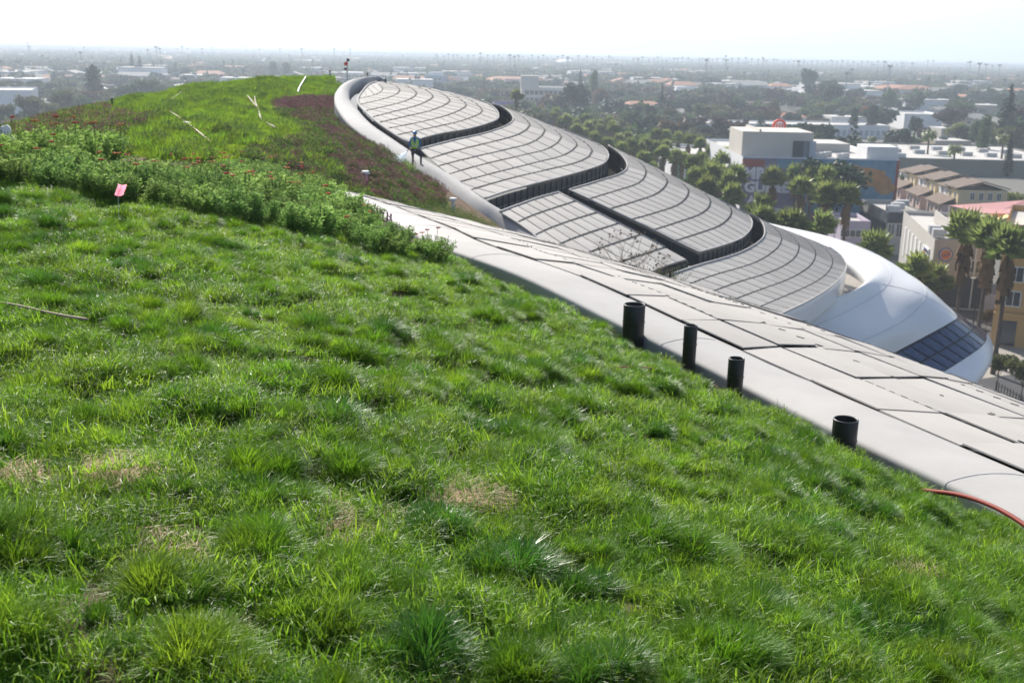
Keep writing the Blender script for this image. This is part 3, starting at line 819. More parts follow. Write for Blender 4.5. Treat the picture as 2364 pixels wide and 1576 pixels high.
# ================================================================ planted slope: grass, heather, shrubs
M_fg = mat('slope_grass', (.17, .30, .022), .8, .12, trans=.45, inst=.35)
M_fg2 = mat('slope_grass_dark', (.08, .16, .02), .8, .12, trans=.4, inst=.35)
M_sh = mat('slope_shrub', (.07, .105, .03), .9, .08, trans=.35, inst=.35)
M_hea = mat('heather_mauve', (.20, .08, .105), .9, .08, trans=.2, inst=.35)
M_hea2 = mat('heather_brown', (.12, .07, .04), .9, .08, trans=.2, inst=.35)
sl_o = []
def slope_tuft(name, n, R, H_, wd, ms, leafish=False):
    mb = MB()
    for _ in range(n):
        r = R*sqrt(random.random()); t = random.uniform(0, 2*pi)
        if leafish:
            c = Vector((r*cos(t), r*sin(t), H_*random.uniform(.1, 1)*(1-.5*(r/R)**2))); d = Vector((random.gauss(0, 1), random.gauss(0, 1), random.gauss(.4, .6))).normalized()*wd*3; s_ = d.cross(Vector((0.3, .2, 1))).normalized()*wd
            mb.add([c-s_, c+d, c+s_], [(0, 1, 2)], random.randrange(len(ms)))
        else:
            blade(mb, r*cos(t), r*sin(t), random.uniform(.5, 1)*H_, wd, t+random.gauss(0, .6), random.uniform(.3, 1.4), random.uniform(.1, .8), 2, -.03); mb.m[-2:] = [random.randrange(len(ms))]*2
    sl_o.append(bpy.data.objects.new(name, mb.mesh(name, ms)))
random.seed(5)
slope_tuft('aa_grass', 130, .30, .26, .020, [M_fg]); slope_tuft('ab_grass', 150, .26, .46, .020, [M_fg, M_fg2]); slope_tuft('ac_grass', 110, .36, .15, .020, [M_fg])
slope_tuft('ba_shrub', 260, .34, .34, .022, [M_sh, M_fg2], True); slope_tuft('bb_shrub', 220, .28, .28, .020, [M_sh], True)
slope_tuft('ca_heather', 260, .32, .36, .018, [M_hea, M_sh, M_hea], True); slope_tuft('cb_heather', 240, .30, .30, .018, [M_hea2, M_hea, M_sh], True)
slope_tuft('da_seedling', 90, .22, .3, .012, [M_sh, M_fg2], True)
scoll = src_coll('slope_sources', sl_o)
def inside(x, y, poly):
    c = False; j = len(poly)-1
    for i in range(len(poly)):
        if (poly[i][1] > y) != (poly[j][1] > y) and x < (poly[j][0]-poly[i][0])*(y-poly[i][1])/(poly[j][1]-poly[i][1])+poly[i][0]: c = not c
        j = i
    return c
Z_pur = [(636,240),(700,232),(772,232),(800,285),(850,330),(900,362),(930,395),(1010,430),(1060,470),(900,480),(800,430),(760,350),(735,300),(690,285),(640,268)]
Z_shrub = [(640,262),(690,285),(740,300),(765,350),(790,400),(840,440),(860,480),(760,450),(640,420),(560,370),(600,345),(690,322),(672,300)]
Z_dry = [(880,395),(960,392),(1080,478),(1200,566),(1300,660),(1240,700),(900,560),(850,500),(850,450)]
Z_left = [(-50,360),(70,300),(130,262),(230,245),(262,262),(350,280),(330,300),(235,330),(100,350)]
P, Rv, Sc, I = [], [], [], []
random.seed(21)
def put2(px, py, idx, s):
    p = slope(px, py); P.append(tuple(p)); Rv.append((random.gauss(0, .1), random.gauss(0, .1), random.uniform(0, 6.28))); Sc.append(s); I.append(idx)
import bisect
n_try = 0
ys_r = {}
for yy in range(200, 640):
    c = [x for x, y in _ro2 if abs(y-yy) < 3 and x > 700]; c += [x for x, y in _ro2 if abs(y-yy) < 3 and x <= 764 and x > 700]
    ys_r[yy] = min(c)-3 if c else 765
# sample uniformly on the ground: weight by d^2
NT = 90000
for _ in range(NT):
    px = random.uniform(-60, 1200); yc = CREST(px); py = yc+(560-yc)*random.random()**1.5
    if py > 560 or px > ys_r.get(int(py), 765) : continue
    d = slope_d(px, py)
    # keep ~constant ground density
    if random.random() > (d/95)**2.1*(1.0/(.15+1.5*max(0, (py-yc)/(560-yc))**.33*.6+.2))*.8: continue
    # skip what the lawn and hedge hide
    if px < 1000 and py > max(TOPL(px)+16, 0) if px < 1000 else py > SIL(px)+10: continue
    if inside(px, py, Z_dry) and px > 870+(py-395)*.2:
        v = noise.noise(Vector((px*.02, py*.03, 2)))
        if px < 1020 and py < 478 and random.random() < .85: put2(px, py, random.choice([5, 6, 3]), random.uniform(.8, 1.3)); continue
        continue
    if inside(px, py, Z_pur):
        if py < 262: put2(px, py, 5, random.uniform(1.0, 1.5)); put2(px+random.uniform(-4, 4), py+random.uniform(-2, 2), 5, 1.0)
        else: put2(px, py, random.choice([5, 6, 3, 4, 6]), random.uniform(.9, 1.5))
    elif inside(px, py, Z_shrub):
        if noise.noise(Vector((px*.02, py*.05, 1))) > -.28: put2(px, py, random.choice([3, 4, 3, 1, 6]), random.uniform(.8, 1.4))
    elif inside(px, py, Z_left):
        put2(px, py, random.choice([5, 6, 3, 6, 4, 1]), random.uniform(.9, 1.5))
    else:
        v = noise.noise(Vector((px*.012, py*.035, 0)))
        put2(px, py, random.choice([0, 2, 2, 1] if v > -.05 else [0, 1, 1, 3]), random.uniform(.6, 1.4)*(1.0-.4*v))
# rows of seedlings on the bare soil near the rim
p0 = slope(905, 420); 
for i in range(46):
    for j in range(30):
        px = 880+i*8.2+j*2.0+random.uniform(-2, 2); py = 408+i*3.9+j*5.0-i*.2+random.uniform(-1.5, 1.5)
        if px > ys_r.get(int(py), 0)-4 or py > SIL(px)+6 or py > 556: continue
        if not inside(px, py, Z_dry): continue
        put2(px, py, 7, random.uniform(.7, 1.3))
scatter('slope_planting', P, Rv, Sc, I, scoll, label='grass, mauve heather and low shrubs carpeting the far planted roof slope', cat='ground cover', kind='stuff')
print('SLOPE', len(P))
# ================================================================ haze
hz = bpy.data.materials.new('haze'); hz.use_nodes = True; hn = hz.node_tree; hn.nodes.clear()
pv = hn.nodes.new('ShaderNodeVolumePrincipled'); ho = hn.nodes.new('ShaderNodeOutputMaterial'); hn.links.new(pv.outputs[0], ho.inputs['Volume'])
pv.inputs['Color'].default_value = (.75, .87, 1.0, 1); pv.inputs['Density'].default_value = 3.5e-4; pv.inputs['Anisotropy'].default_value = .25
mb = MB(); mb.box((0, 0, 84), (27400, 27400, 170)); tag(mb.build('haze', hz), kind='stuff')
# ================================================================ far hills
mh = mat('hill_scrub', (.10, .10, .08), .95, .1, var=.3, scale=.002)
mb = MB(); rows = []
HX = [(700,.0),(1000,1),(1250,22),(1500,36),(1750,44),(2000,44),(2150,38),(2364,28),(2700,20),(3200,10),(4200,0)]
hy = interp_xy(HX)
for px in np.linspace(700, 4200, 70):
    r = ray(px, 130); a = atan2(r.x, r.y); D = 12300; h = 34+hy(px)/FPX*D/cos(a*.3)*.97+60*noise.noise(Vector((px*.008, 0, 0)))*min(1, hy(px)/20)
    h = max(h, 1)
    rows.append([(sin(a)*(D-900), cos(a)*(D-900), -1), (sin(a)*(D-450), cos(a)*(D-450), h*.55), (sin(a)*D, cos(a)*D, min(h, 165)), (sin(a)*(D+600), cos(a)*(D+600), h*.4), (sin(a)*(D+800), cos(a)*(D+800), -1)])
mb.grid(rows); tag(mb.build('far_hills', mh, smooth=True), kind='structure')
# ================================================================ vegetation builders
M_bark = mat('tree_bark', (.09, .065, .045), .9, .1, var=.3, scale=2)
LEAFM = {n: mat('leaves_'+n, c, .65, .25, trans=.3, inst=.22) for n, c in dict(olive=(.075,.09,.03), green=(.045,.085,.024), dark=(.018,.038,.022), brown=(.11,.08,.04), bright=(.12,.16,.03), plum=(.055,.042,.036), red=(.32,.09,.04)).items()}
M_palm = mat('palm_frond', (.17, .22, .06), .42, .45, trans=.45, inst=.25, var=.35, scale=3)
M_skirt = mat('palm_dead_skirt', (.15, .095, .05), .9, .1, inst=.2)
M_ptrunk = mat('palm_trunk', (.11, .085, .065), .9, .1, var=.3, scale=1.5)
def crown_mesh(name, lobes, n, leaf, m, seed):
    """clumped leaf quads through a set of ellipsoids: (centre, radii)"""
    rs = random.Random(seed); mb = MB(); wts = [(r[0]*r[1]*r[2])**.8 for c, r in lobes]
    for c, r in rs.choices(lobes, wts, k=n):
        while True:
            d = Vector((rs.gauss(0, 1), rs.gauss(0, 1), rs.gauss(0, 1))).normalized(); rr = rs.random()**.33
            if rs.random() < rr: break
        nz_ = .78+.4*noise.noise(Vector(c)*.7+d*2.2+Vector((seed, 0, 0)))
        p = Vector((c[0]+d.x*r[0]*rr*nz_, c[1]+d.y*r[1]*rr*nz_, c[2]+d.z*r[2]*rr*nz_))
        a = Vector((rs.gauss(0, 1), rs.gauss(0, 1), rs.gauss(0, .6))).normalized(); b = a.cross(Vector((rs.gauss(0, 1), rs.gauss(0, 1), rs.gauss(0, 1)))).normalized()
        s = leaf*rs.uniform(.6, 1.5)
        mb.add([p-a*s, p-b*s*.6, p+a*s, p+b*s*.6], [(0, 1, 2, 3)], 0)
    return mb.mesh(name, m)
def trunk_mesh(name, h, r, lobes, m=M_bark):
    mb = MB(); mb.tube([(0, 0, -.3), (r*.3, 0, h*.5), (0, 0, h)], [r, r*.75, r*.5], 7)
    for c, rr in lobes[:5]: mb.tube([(0, 0, h*.7), Vector((c[0]*.5, c[1]*.5, (h+c[2])/2)), c], [r*.45, r*.3, r*.1], 5)
    return mb.mesh(name, m)
def round_lobes(seed, H_, W_, low=.3, flat=1.0):
    rs = random.Random(seed); L = [((0, 0, H_*.62), (W_*.34, W_*.34, H_*.30*flat))]
    for k in range(7):
        a = k*2.4+rs.random(); q = W_*.30*rs.uniform(.6, 1); L.append(((q*cos(a), q*sin(a), H_*rs.uniform(low+.15, .82)), (W_*rs.uniform(.17, .26),)*2+(H_*rs.uniform(.12, .20)*flat,)))
    return L
def cone_lobes(H_, W_, k=7):
    return [((0, 0, H_*(.12+.82*i/k)), (W_*.5*(1-(i/k)**1.3*.88), W_*.5*(1-(i/k)**1.3*.88), H_*.9/k)) for i in range(k+1)]
def col_lobes(H_, W_, seed=1):
    rs = random.Random(seed); return [((rs.uniform(-.1, .1)*W_, rs.uniform(-.1, .1)*W_, H_*(.15+.75*i/6)), (W_*.42*(1.05-.45*abs(i/6-.4)), W_*.42*(1.05-.45*abs(i/6-.4)), H_*.13)) for i in range(7)]
PROTO = {}
def proto_tree(key, H_, W_, kind, m, n=900, leaf=None, seed=1):
    if kind == 'round': L = round_lobes(seed, H_, W_)
    elif kind == 'umbrella': L = round_lobes(seed, H_, W_, .5, .6)
    elif kind == 'cone': L = cone_lobes(H_, W_)
    else: L = col_lobes(H_, W_, seed)
    cm = crown_mesh('crown', L, n, leaf or W_*.045, LEAFM[m], seed)
    tm = trunk_mesh('trunk', H_*(.45 if kind in ('round', 'umbrella') else .9), max(.12, H_*.018), L if kind in ('round', 'umbrella') else [])
    PROTO[key] = (H_, W_, cm, tm, m, kind)
KN = dict(olive='olive green', green='green', dark='dark green', brown='brownish', bright='bright yellow green', plum='dusky plum', red='rust red')
for i, (m, s) in enumerate([('olive', 1), ('green', 2), ('dark', 3), ('brown', 4), ('bright', 5), ('plum', 6), ('red', 7)]):
    proto_tree('round_'+m, 10, 11, 'round', m, 2600, .30, s); proto_tree('far_'+m, 10, 12, 'round', m, 650, .8, 40+s)
for m in ('olive', 'green', 'dark'):
    proto_tree('umb_'+m, 8, 10, 'umbrella', m, 2400, .25, 14)
proto_tree('cone_dark', 14, 6, 'cone', 'dark', 2400, .28, 21); proto_tree('cone_green', 14, 6, 'cone', 'green', 2400, .28, 22)
proto_tree('col_dark', 14, 5, 'col', 'dark', 2400, .26, 23); proto_tree('col_green', 14, 6, 'col', 'green', 2200, .28, 24); proto_tree('cyp_dark', 14, 2.6, 'cone', 'dark', 2000, .2, 25)
def tree(key, p, H_, W_, label, group=None, cat='tree', name=None, parts=True):
    h0, w0, cm, tm, m, kind = PROTO[key]
    sc = (W_/w0, W_/w0, H_/h0); rz = random.uniform(0, 6.28)
    nm = name or {'round': 'leafy_tree', 'umbrella': 'spreading_tree', 'cone': 'conifer_tree', 'col': 'columnar_tree'}[kind]
    if parts:
        e_ = empty(nm, p, rz, sc, label=label, cat=cat, group=group)
        for n_, me in (('trunk', tm), ('crown', cm)):
            o = bpy.data.objects.new(n_, me); S.collection.objects.link(o); o.parent = e_
    else:
        e_ = bpy.data.objects.new(nm, cm); S.collection.objects.link(e_); e_.location = p; e_.scale = sc; e_.rotation_euler = (0, 0, rz); tag(e_, label, cat, group)
    return e_
# ---- fan palms
def fan_palm_meshes(seed, R=1.55, n=40):
    rs = random.Random(seed); mb = MB()
    for k in range(n):
        az = k*2.4+rs.uniform(-.3, .3); el = rs.uniform(-.45, 1.3) if k > 6 else rs.uniform(.8, 1.5)
        d = Vector((cos(az)*cos(el), sin(az)*cos(el), sin(el))); L = R*rs.uniform(.75, 1.1); st_ = .5*L
        base = Vector((0, 0, .1*rs.random())); hub = base+d*st_
        mb.tube([base, hub], .03, 3)
        sd = d.cross(Vector((0, 0, 1))); sd = sd.normalized() if sd.length > .05 else Vector((1, 0, 0)); upv = sd.cross(d).normalized()
        nf = 15; pts = []
        for q in range(nf+1):
            a = (q/nf-.5)*4.0; rr = L*.62*(1 if q % 2 else .42)*rs.uniform(.88, 1.08)
            v = (d*cos(a)+sd*sin(a))*rr; v += upv*(.06 if q % 2 else -.04)*L; v.z -= .30*L*abs(sin(a/2))**1.5+.12*L*(1 if el < .4 else .3)
            pts.append(hub+v)
        vs = [hub]+pts
        mb.add(vs, [(0, q, q+1) for q in range(1, nf+1)])
    cm = mb.mesh('crown', M_palm)
    sk = MB()
    for k in range(46):
        az = rs.uniform(0, 2*pi); z0 = rs.uniform(-.2, -1.7); r0 = .2; L = rs.uniform(.7, 1.2); o = .35*L
        a = Vector((cos(az)*r0, sin(az)*r0, z0)); b = Vector((cos(az)*(r0+o*(1+.35*z0)), sin(az)*(r0+o*(1+.35*z0)), z0-L*.8)); sd = Vector((-sin(az), cos(az), 0))*.22
        sk.add([a, b-sd, b+sd], [(0, 1, 2)])
    return cm, sk.mesh('skirt', M_skirt)
PM = [fan_palm_meshes(s) for s in range(5)]
mb = MB(); mb.tube([(0, 0, -.3), (.06, 0, 4), (0, .08, 8), (0, 0, 12)], [.30, .24, .20, .17], 8); PT = mb.mesh('trunk', M_ptrunk)
def palm_place(px, py, h): return CAM+ray(px, py)*((h-CAM.z)/ray(px, py).z)
def fan_palm(px, py, h, label, group=None, s=1.0, skirt=1.0):
    c = palm_place(px, py, h); e_ = empty('fan_palm', (c.x, c.y, 0), random.uniform(0, 6), label=label, cat='palm tree', group=group)
    cm, sk = random.choice(PM); s *= 1.28
    for n_, me, z, sc in (('trunk', PT, 0, (1, 1, (h-.3)/12)), ('crown', cm, h-.3, (s, s, s)), ('skirt', sk, h-.4, (s, s, s*skirt))):
        o = bpy.data.objects.new(n_, me); S.collection.objects.link(o); o.parent = e_; o.location = (0, 0, z); o.scale = sc
    return e_
# ---- date palms: long arching fronds
def date_palm_mesh(seed, R=3.6, n=60):
    rs = random.Random(seed); mb = MB()
    for k in range(n):
        az = k*2.4; el = rs.uniform(-.3, 1.35); L = R*rs.uniform(.8, 1.05); p = Vector((0, 0, 0)); a = el; pts = [p.copy()]
        for q in range(5):
            p = p+Vector((cos(az)*cos(a), sin(az)*cos(a), sin(a)))*L/5; a -= .38; pts.append(p.copy())
        sd = Vector((-sin(az), cos(az), 0))
        for q in range(5):
            w0, w1 = (.12+.38*sin(pi*q/5.2)), (.12+.38*sin(pi*(q+1)/5.4)); a0, a1 = pts[q], pts[q+1]; dr = Vector((0, 0, -.25))
            mb.add([a0, a0+sd*w0+dr*w0*2, a1+sd*w1+dr*w1*2, a1], [(0, 1, 2, 3)]); mb.add([a0, a0-sd*w0+dr*w0*2, a1-sd*w1+dr*w1*2, a1], [(0, 1, 2, 3)])
    return mb.mesh('crown', M_palm)
DM = [date_palm_mesh(3), date_palm_mesh(9)]
def date_palm(px, py, base_py, label, s=1.0):
    g = onz(px+2, base_py); d = (g-CAM).dot(FWD); top = at(px, py, d); h = top.z
    e_ = empty('date_palm', (g.x, g.y, 0), random.uniform(0, 6), label=label, cat='palm tree')
    o = bpy.data.objects.new('trunk', PT); S.collection.objects.link(o); o.parent = e_; o.scale = (1.5, 1.5, h/12)
    o = bpy.data.objects.new('crown', random.choice(DM)); S.collection.objects.link(o); o.parent = e_; o.location = (0, 0, h); o.scale = (s, s, s)
def tree_px(key, px, top, base, wpx, label, group=None, name=None, parts=True):
    g = onz(px, base); d = (g-CAM).dot(FWD); H_ = at(px, top, d).z; W_ = wpx*d/FPX
    return tree(key, (g.x, g.y, 0), max(H_, 1.5), W_, label, group, name=name, parts=parts)
# ================================================================ buildings
M_roofw = mat('flat_roof_white', (.50, .48, .45), .8, .2, var=.12, scale=.08)
M_win = mat('window_dark', (.03, .04, .055), .12, .7)
M_frame = mat('window_frame_white', (.7, .7, .69), .6)
M_ac = mat('roof_plant_metal', (.42, .43, .44), .5, .4)
def wmat(n, c, v=.08): return mat('wall_'+n, c, .85, .2, var=v, scale=.12)
W_cream = wmat('cream', (.58, .54, .48)); W_white = wmat('white', (.72, .72, .72)); W_beige = wmat('beige', (.44, .42, .385)); W_dgrey = wmat('dark_grey', (.075, .08, .09))
W_orange = wmat('orange', (.52, .33, .14)); W_green = wmat('sage_green', (.36, .40, .30)); W_yel = wmat('yellow', (.62, .50, .30)); W_brick = wmat('brick_red', (.32, .17, .13)); W_tan = wmat('tan', (.45, .36, .29)); W_pink = wmat('pink', (.52, .38, .34)); W_bluegrey = wmat('blue_grey', (.36, .40, .46)); W_gg = wmat('grey_green', (.17, .175, .15)); W_lilac = wmat('lilac', (.42, .37, .45))
R_tile = mat('roof_tile_brown', (.17, .13, .105), .85, .15, var=.25, scale=.6); R_grey = mat('roof_shingle_grey', (.24, .235, .23), .85, .15, var=.2, scale=.6); R_red = mat('roof_tile_red', (.33, .16, .10), .85, .15, var=.2, scale=.6)
class Bld:
    """box building: front wall from point a to b on the ground, height h, depth dp away from the camera"""
    def __init__(s, name, a, b, h, dp, wall, label, roof=M_roofw, parapet=.5, cat='building', base=0.0, parent=None):
        s.a = Vector(a); s.b = Vector(b); s.h = h; s.dp = dp; s.z0 = base
        u = s.b-s.a; u.z = 0; s.w = u.length; s.u = u.normalized(); n = Vector((s.u.y, -s.u.x, 0))
        if n.dot(CAM-s.a) < 0: n = -n
        s.n = n; s.root = parent or empty(name, (s.a.x, s.a.y, 0), label=label, cat=cat)
        s.o = s.root.location
        A, B = s.a-s.o, s.b-s.o; A.z = B.z = 0; C, D = B-n*dp, A-n*dp; zz = Vector((0, 0, 1))
        mb = MB(); t = .3
        vs = [A+zz*base, B+zz*base, C+zz*base, D+zz*base, A+zz*(base+h), B+zz*(base+h), C+zz*(base+h), D+zz*(base+h)]
        i_ = (A+B+C+D)/4
        q = [v+(i_-v).normalized()*t*1.4 for v in vs[4:]]; r = [v+(i_-v).normalized()*t*1.4-zz*parapet for v in vs[4:]]
        mb.add([v for v in vs+q+r], [(0, 1, 5, 4), (1, 2, 6, 5), (2, 3, 7, 6), (3, 0, 4, 7)]+[(4+k, 4+(k+1) % 4, 8+(k+1) % 4, 8+k) for k in range(4)]+[(8+k, 8+(k+1) % 4, 12+(k+1) % 4, 12+k) for k in range(4)])
        mb.build('wall', wall, s.root)
        mr = MB(); mr.add([r_+zz*.02+(i_-r_)*0 for r_ in [v*1 for v in r]], [(0, 1, 2, 3)]); mr.build('roof', roof, s.root)
    def P(s, f, z, off=0.0, face='front'):
        """point on a face: f metres along, z up"""
        if face == 'front': p = s.a-s.o+s.u*f+s.n*off
        elif face == 'left': p = s.a-s.o-s.n*f-s.u*off
        else: p = s.b-s.o-s.n*f+s.u*off
        return Vector((p.x, p.y, s.z0+z))
    def rot(s, face='front'): return atan2(s.u.y, s.u.x)+(0 if face == 'front' else pi/2)
    def box(s, name, f, z, w_, h_, m, dpt=.12, off=.0, face='front', parent=None, **k):
        mb = MB(); mb.box((0, 0, 0), (w_, dpt, h_), 0); o = mb.build(name, m, parent or s.root)
        o.location = s.P(f, z, off, face)-(parent.location if parent else Vector()); o.rotation_euler = (0, 0, s.rot(face)); return o
    def window(s, f, z, w_, h_, face='front', frame=M_frame):
        fr_ = s.box('window', f, z, w_+.24, h_+.24, frame, .10, .02, face)
        mb = MB(); mb.box((0, 0, 0), (w_, .06, h_)); mb.add([], []); o = mb.build('pane', M_win, fr_); 
        side = 1 if face != 'front' else -1
        # pane sits 5 cm proud of its frame on the outer side
        out = (s.n if face == 'front' else (-s.u if face == 'left' else s.u)); R_ = Matrix.Rotation(-s.rot(face), 3, 'Z'); o.location = R_ @ (out*.05)
        mu = MB(); mu.box((0, 0, 0), (.08, .07, h_)); m2 = mu.build('window_bar', frame, fr_); m2.location = R_ @ (out*.06)
    def top(s, f, g, w_, d_, h_, m, name='roof_unit'):
        mb = MB(); mb.box((0, 0, h_/2), (w_, d_, h_)); o = mb.build(name, m, s.root); q = s.a-s.o+s.u*f-s.n*g; o.location = (q.x, q.y, s.z0+s.h-.5); o.rotation_euler = (0, 0, s.rot())
        return o
def hgt(px, top, base):
    g = onz(px, base); return at(px, top, (g-CAM).dot(FWD)).z
def bpx(name, xl, yl, xr, yr, top, dp, wall, label, **k):
    h = hgt(xl, top, yl)
    return Bld(name, onz(xl, yl), onz(xr, yr), h, dp, wall, label, **k)
# ---- mural building
B = bpx('mural_building', 1703, 530, 2058, 537, 357, 45, W_white, 'long white-roofed building with a big blue and lettered mural on its street wall', parapet=.35)
W_ = B.w; Hh = B.h
M_mb = mat('mural_blue', (.07, .19, .28), .8, .2, var=.7, scale=.22, var2=(.22, .34, .42)); M_ml = mat('mural_lilac', (.22, .20, .29), .8, .2, var=.35, scale=.5); M_mr = mat('mural_brick', (.33, .08, .06), .8, .2, var=.2, scale=1)
M_mo = mat('mural_orange', (.52, .26, .10), .8, .2, var=.35, scale=.6); M_mw = mat('mural_white', (.74, .72, .74), .8); M_mt = mat('mural_teal', (.10, .33, .36), .8, .2, var=.4, scale=.5)
B.box('mural', W_*.70, Hh/2, W_*.58, Hh-.5, M_mb, .10, .05); B.box('mural', W_*.205, Hh/2, W_*.405, Hh-.5, M_ml, .10, .05)
B.box('mural_band', W_*.07, Hh-1.25, W_*.14, 1.5, M_mr, .10, .09); B.box('mural_band', W_*.994, Hh/2, W_*.018, Hh-.5, M_mr, .10, .07); B.box('mural_band', W_*.30, Hh-1.4, W_*.16, 2.0, M_mb, .10, .09)
B.box('mural_band', W_*.90, 3.0, W_*.17, 2.4, M_mt, .10, .09)
def shape(b, name, pts, m, off=.14, face='front', parent=None, th=.04):
    mb = MB(); n = len(pts); mb.add([b.P(f, z, off, face) for f, z in pts]+[b.P(f, z, off-th, face) for f, z in pts], [tuple(range(n))]+[(i, (i+1) % n, n+(i+1) % n, n+i) for i in range(n)]); return mb.build(name, m, b.root)
cx_, cz_ = W_*.925, Hh-5.6
shape(B, 'mural_figure', [(cx_+1.9*cos(t)*(1+.1*cos(2*t)), cz_+1.35*sin(t)) for t in np.linspace(0, 2*pi, 18)[:-1]], M_mo, .14)
rs_ = random.Random(4)
shape(B, 'mural_figure', [(W_*.82+5.2*cos(t)*rs_.uniform(.75, 1.1), Hh-3.6+(2.1*sin(t)-1.0*cos(t))*rs_.uniform(.8, 1.1)) for t in np.linspace(0, 2*pi, 20)[:-1]], M_mo, .12)
for k in range(7): B.box('mural_stripe', W_*(.835+.022*k), 2.6, .35, 1.9, W_dgrey, .06, .13)
for k, (f, m) in enumerate([(.43, M_mb), (.475, M_mr), (.50, M_mw), (.525, M_mr), (.56, M_mw), (.585, M_mr), (.615, M_mr), (.66, M_mr)]):
    B.box('banner', W_*f, 1.9, W_*.018, 3.4, m, .08, .2)
def text(b, body, f, z, size, m, face='front', off=.16, name='lettering', bold=.03, parent=None):
    c = bpy.data.curves.new(name, 'FONT'); c.body = body; c.size = size; c.extrude = .03; c.offset = bold*size*.3; c.align_x = 'LEFT'; c.resolution_u = 2; c.materials.append(m)
    t_ = bpy.data.objects.new(name, c); S.collection.objects.link(t_); bpy.context.view_layer.update(); me_ = bpy.data.meshes.new_from_object(t_.evaluated_get(bpy.context.evaluated_depsgraph_get())); bpy.data.objects.remove(t_); o = bpy.data.objects.new(name, me_); link(o, parent or b.root); o.location = b.P(f, z, off, face)-(parent.location if parent else Vector()); o.rotation_euler = (pi/2, 0, b.rot(face)+(pi if face == 'left' else 0)); return o
for body, f, z, s in [('MRL', .012, Hh-4.3, 3.1), ('GUE&E', .022, Hh-6.9, 2.9), ('AEM', .05, Hh-9.2, 2.1), ('NOLE', .055, Hh-11.6, 2.1), ('DIE', .225, Hh-12.0, 2.6)]:
    text(B, body, W_*f, z, s, M_mw, bold=.16)
B.box('mural_band', W_*.12, Hh-7.9, W_*.20, .25, W_dgrey, .06, .13); B.box('mural_band', W_*.175, Hh-8.6, W_*.03, 1.2, M_mr, .06, .13)
# penthouse and roof boxes
ph = B.top(W_*.245, 11, W_*.46, 14, 5.1, W_cream, 'penthouse')
B.top(W_*.13, 11.2, W_*.012, 13.9, 5.6, W_cream, 'penthouse_pier'); B.top(W_*.40, 3.93, 3.3, .2, 3.4, W_dgrey, 'louvre_panel'); B.top(W_*.455, 3.93, 2.4, .2, 3.4, W_bluegrey, 'louvre_panel')
B.top(W_*.90, 4.5, W_*.20, 7, 2.8, W_white, 'parapet_box'); B.top(W_*.70, 26, W_*.34, 12, 1.8, M_roofw, 'raised_roof')
for k in range(5): B.top(W_*(.52+.05*k), 5+2*(k % 3), 1.4, 1.2, 1.0, M_ac)
# round red and white sign on the roof
sp = B.o+B.P(0, 0)+B.u*W_*.262; c_ = at(1799, 291, (Vector((sp.x, sp.y, 0))-CAM).dot(FWD)+14)
M_rs = mat('sign_red', (.65, .07, .035), .6); mb = MB(); rr = 1.45
for k in range(24):
    a0, a1 = 2*pi*k/24, 2*pi*(k+1)/24
    for y_ in (-.25, .25): mb.add([(rr*.68*cos(a0), y_, rr*.68*sin(a0)), (rr*cos(a0), y_, rr*sin(a0)), (rr*cos(a1), y_, rr*sin(a1)), (rr*.68*cos(a1), y_, rr*.68*sin(a1))], [(0, 1, 2, 3)])
    mb.add([(rr*cos(a0), -.25, rr*sin(a0)), (rr*cos(a1), -.25, rr*sin(a1)), (rr*cos(a1), .25, rr*sin(a1)), (rr*cos(a0), .25, rr*sin(a0))], [(0, 1, 2, 3)])
e_ = empty('round_sign', c_, label='round red and white sign standing on top of the white penthouse roof', cat='sign'); mb.build('ring', M_rs, e_)
mb = MB(); mb.tube([(0, -.2, 0), (0, .2, 0)], rr*.69, 24); mb.build('disc', M_mw, e_); mb = MB(); mb.tube([(0, 0, -3.2), (0, 0, -rr)], .12, 6); mb.build('post', M_ac, e_)
for k in (-1, 0, 1): mb = MB(); mb.box((k*.6, -.24, 0), (.28, .1, 1.0)); mb.build('emblem_bar', M_rs, e_)
# building with green windows left of the mural
B2 = bpx('green_window_building', 1556, 455, 1698, 458, 352, 30, W_white, 'white building with tall green windows half hidden by palms left of the mural')
M_gw = mat('green_glazing', (.05, .20, .12), .3, .5)
for k in range(7): B2.box('window', B2.w*(.08+.14*k), B2.h*.5, 1.6, B2.h*.62, M_gw, .12, .04)
# ---- dark grey glazed pavilion
B3 = bpx('glazed_pavilion', 2040, 588, 2118, 590, 486, 18, W_beige, 'flat-roofed pavilion with a dark grey fascia and a band of windows beside the mural')
B3.box('fascia_band', B3.w/2, B3.h-.9, B3.w+.5, 1.9, W_dgrey, .3, .1); B3.box('fascia_band', 9, B3.h-.9, 18.6, 1.9, wmat('mid_grey', (.22, .22, .23)), .3, .1, 'left')
for k in range(4): B3.window(B3.w*(.14+.24*k), B3.h-3.2, B3.w*.17, 2.2)
for k in range(7): B3.box('glazing_bay', 1.6+2.5*k, B3.h*.42, 2.0, B3.h*.62, M_win, .14, .05, 'left')
for k in range(3): B3.top(2+2*k, 4+4*k, 2.2, 1.5, 1.2, M_ac)
B3b = bpx('lilac_building', 1935, 612, 2000, 614, 505, 10, W_lilac, 'low lilac and grey building behind palms next to the glazed pavilion')
for k in range(5): B3b.window(B3b.w*(.1+.2*k), B3b.h*.72, 1.0, 1.1)
B3b.box('handrail', B3b.w/2, B3b.h*.45, B3b.w, .12, M_frame, .1, .4)
# ---- beige building with the two signs
cn = onz(2141, 705); lf = onz(2008, 612); rt = onz(2262, 712); hB = hgt(2141, 545, 705)
u = (lf-cn); u.z = 0; L_ = u.length; u.normalize()
nn = Vector((u.y, -u.x, 0)); 
B4 = Bld('beige_building', cn, rt, hB, L_*.98, W_beige, 'beige block with a white sign, a round emblem and a dark grey base')
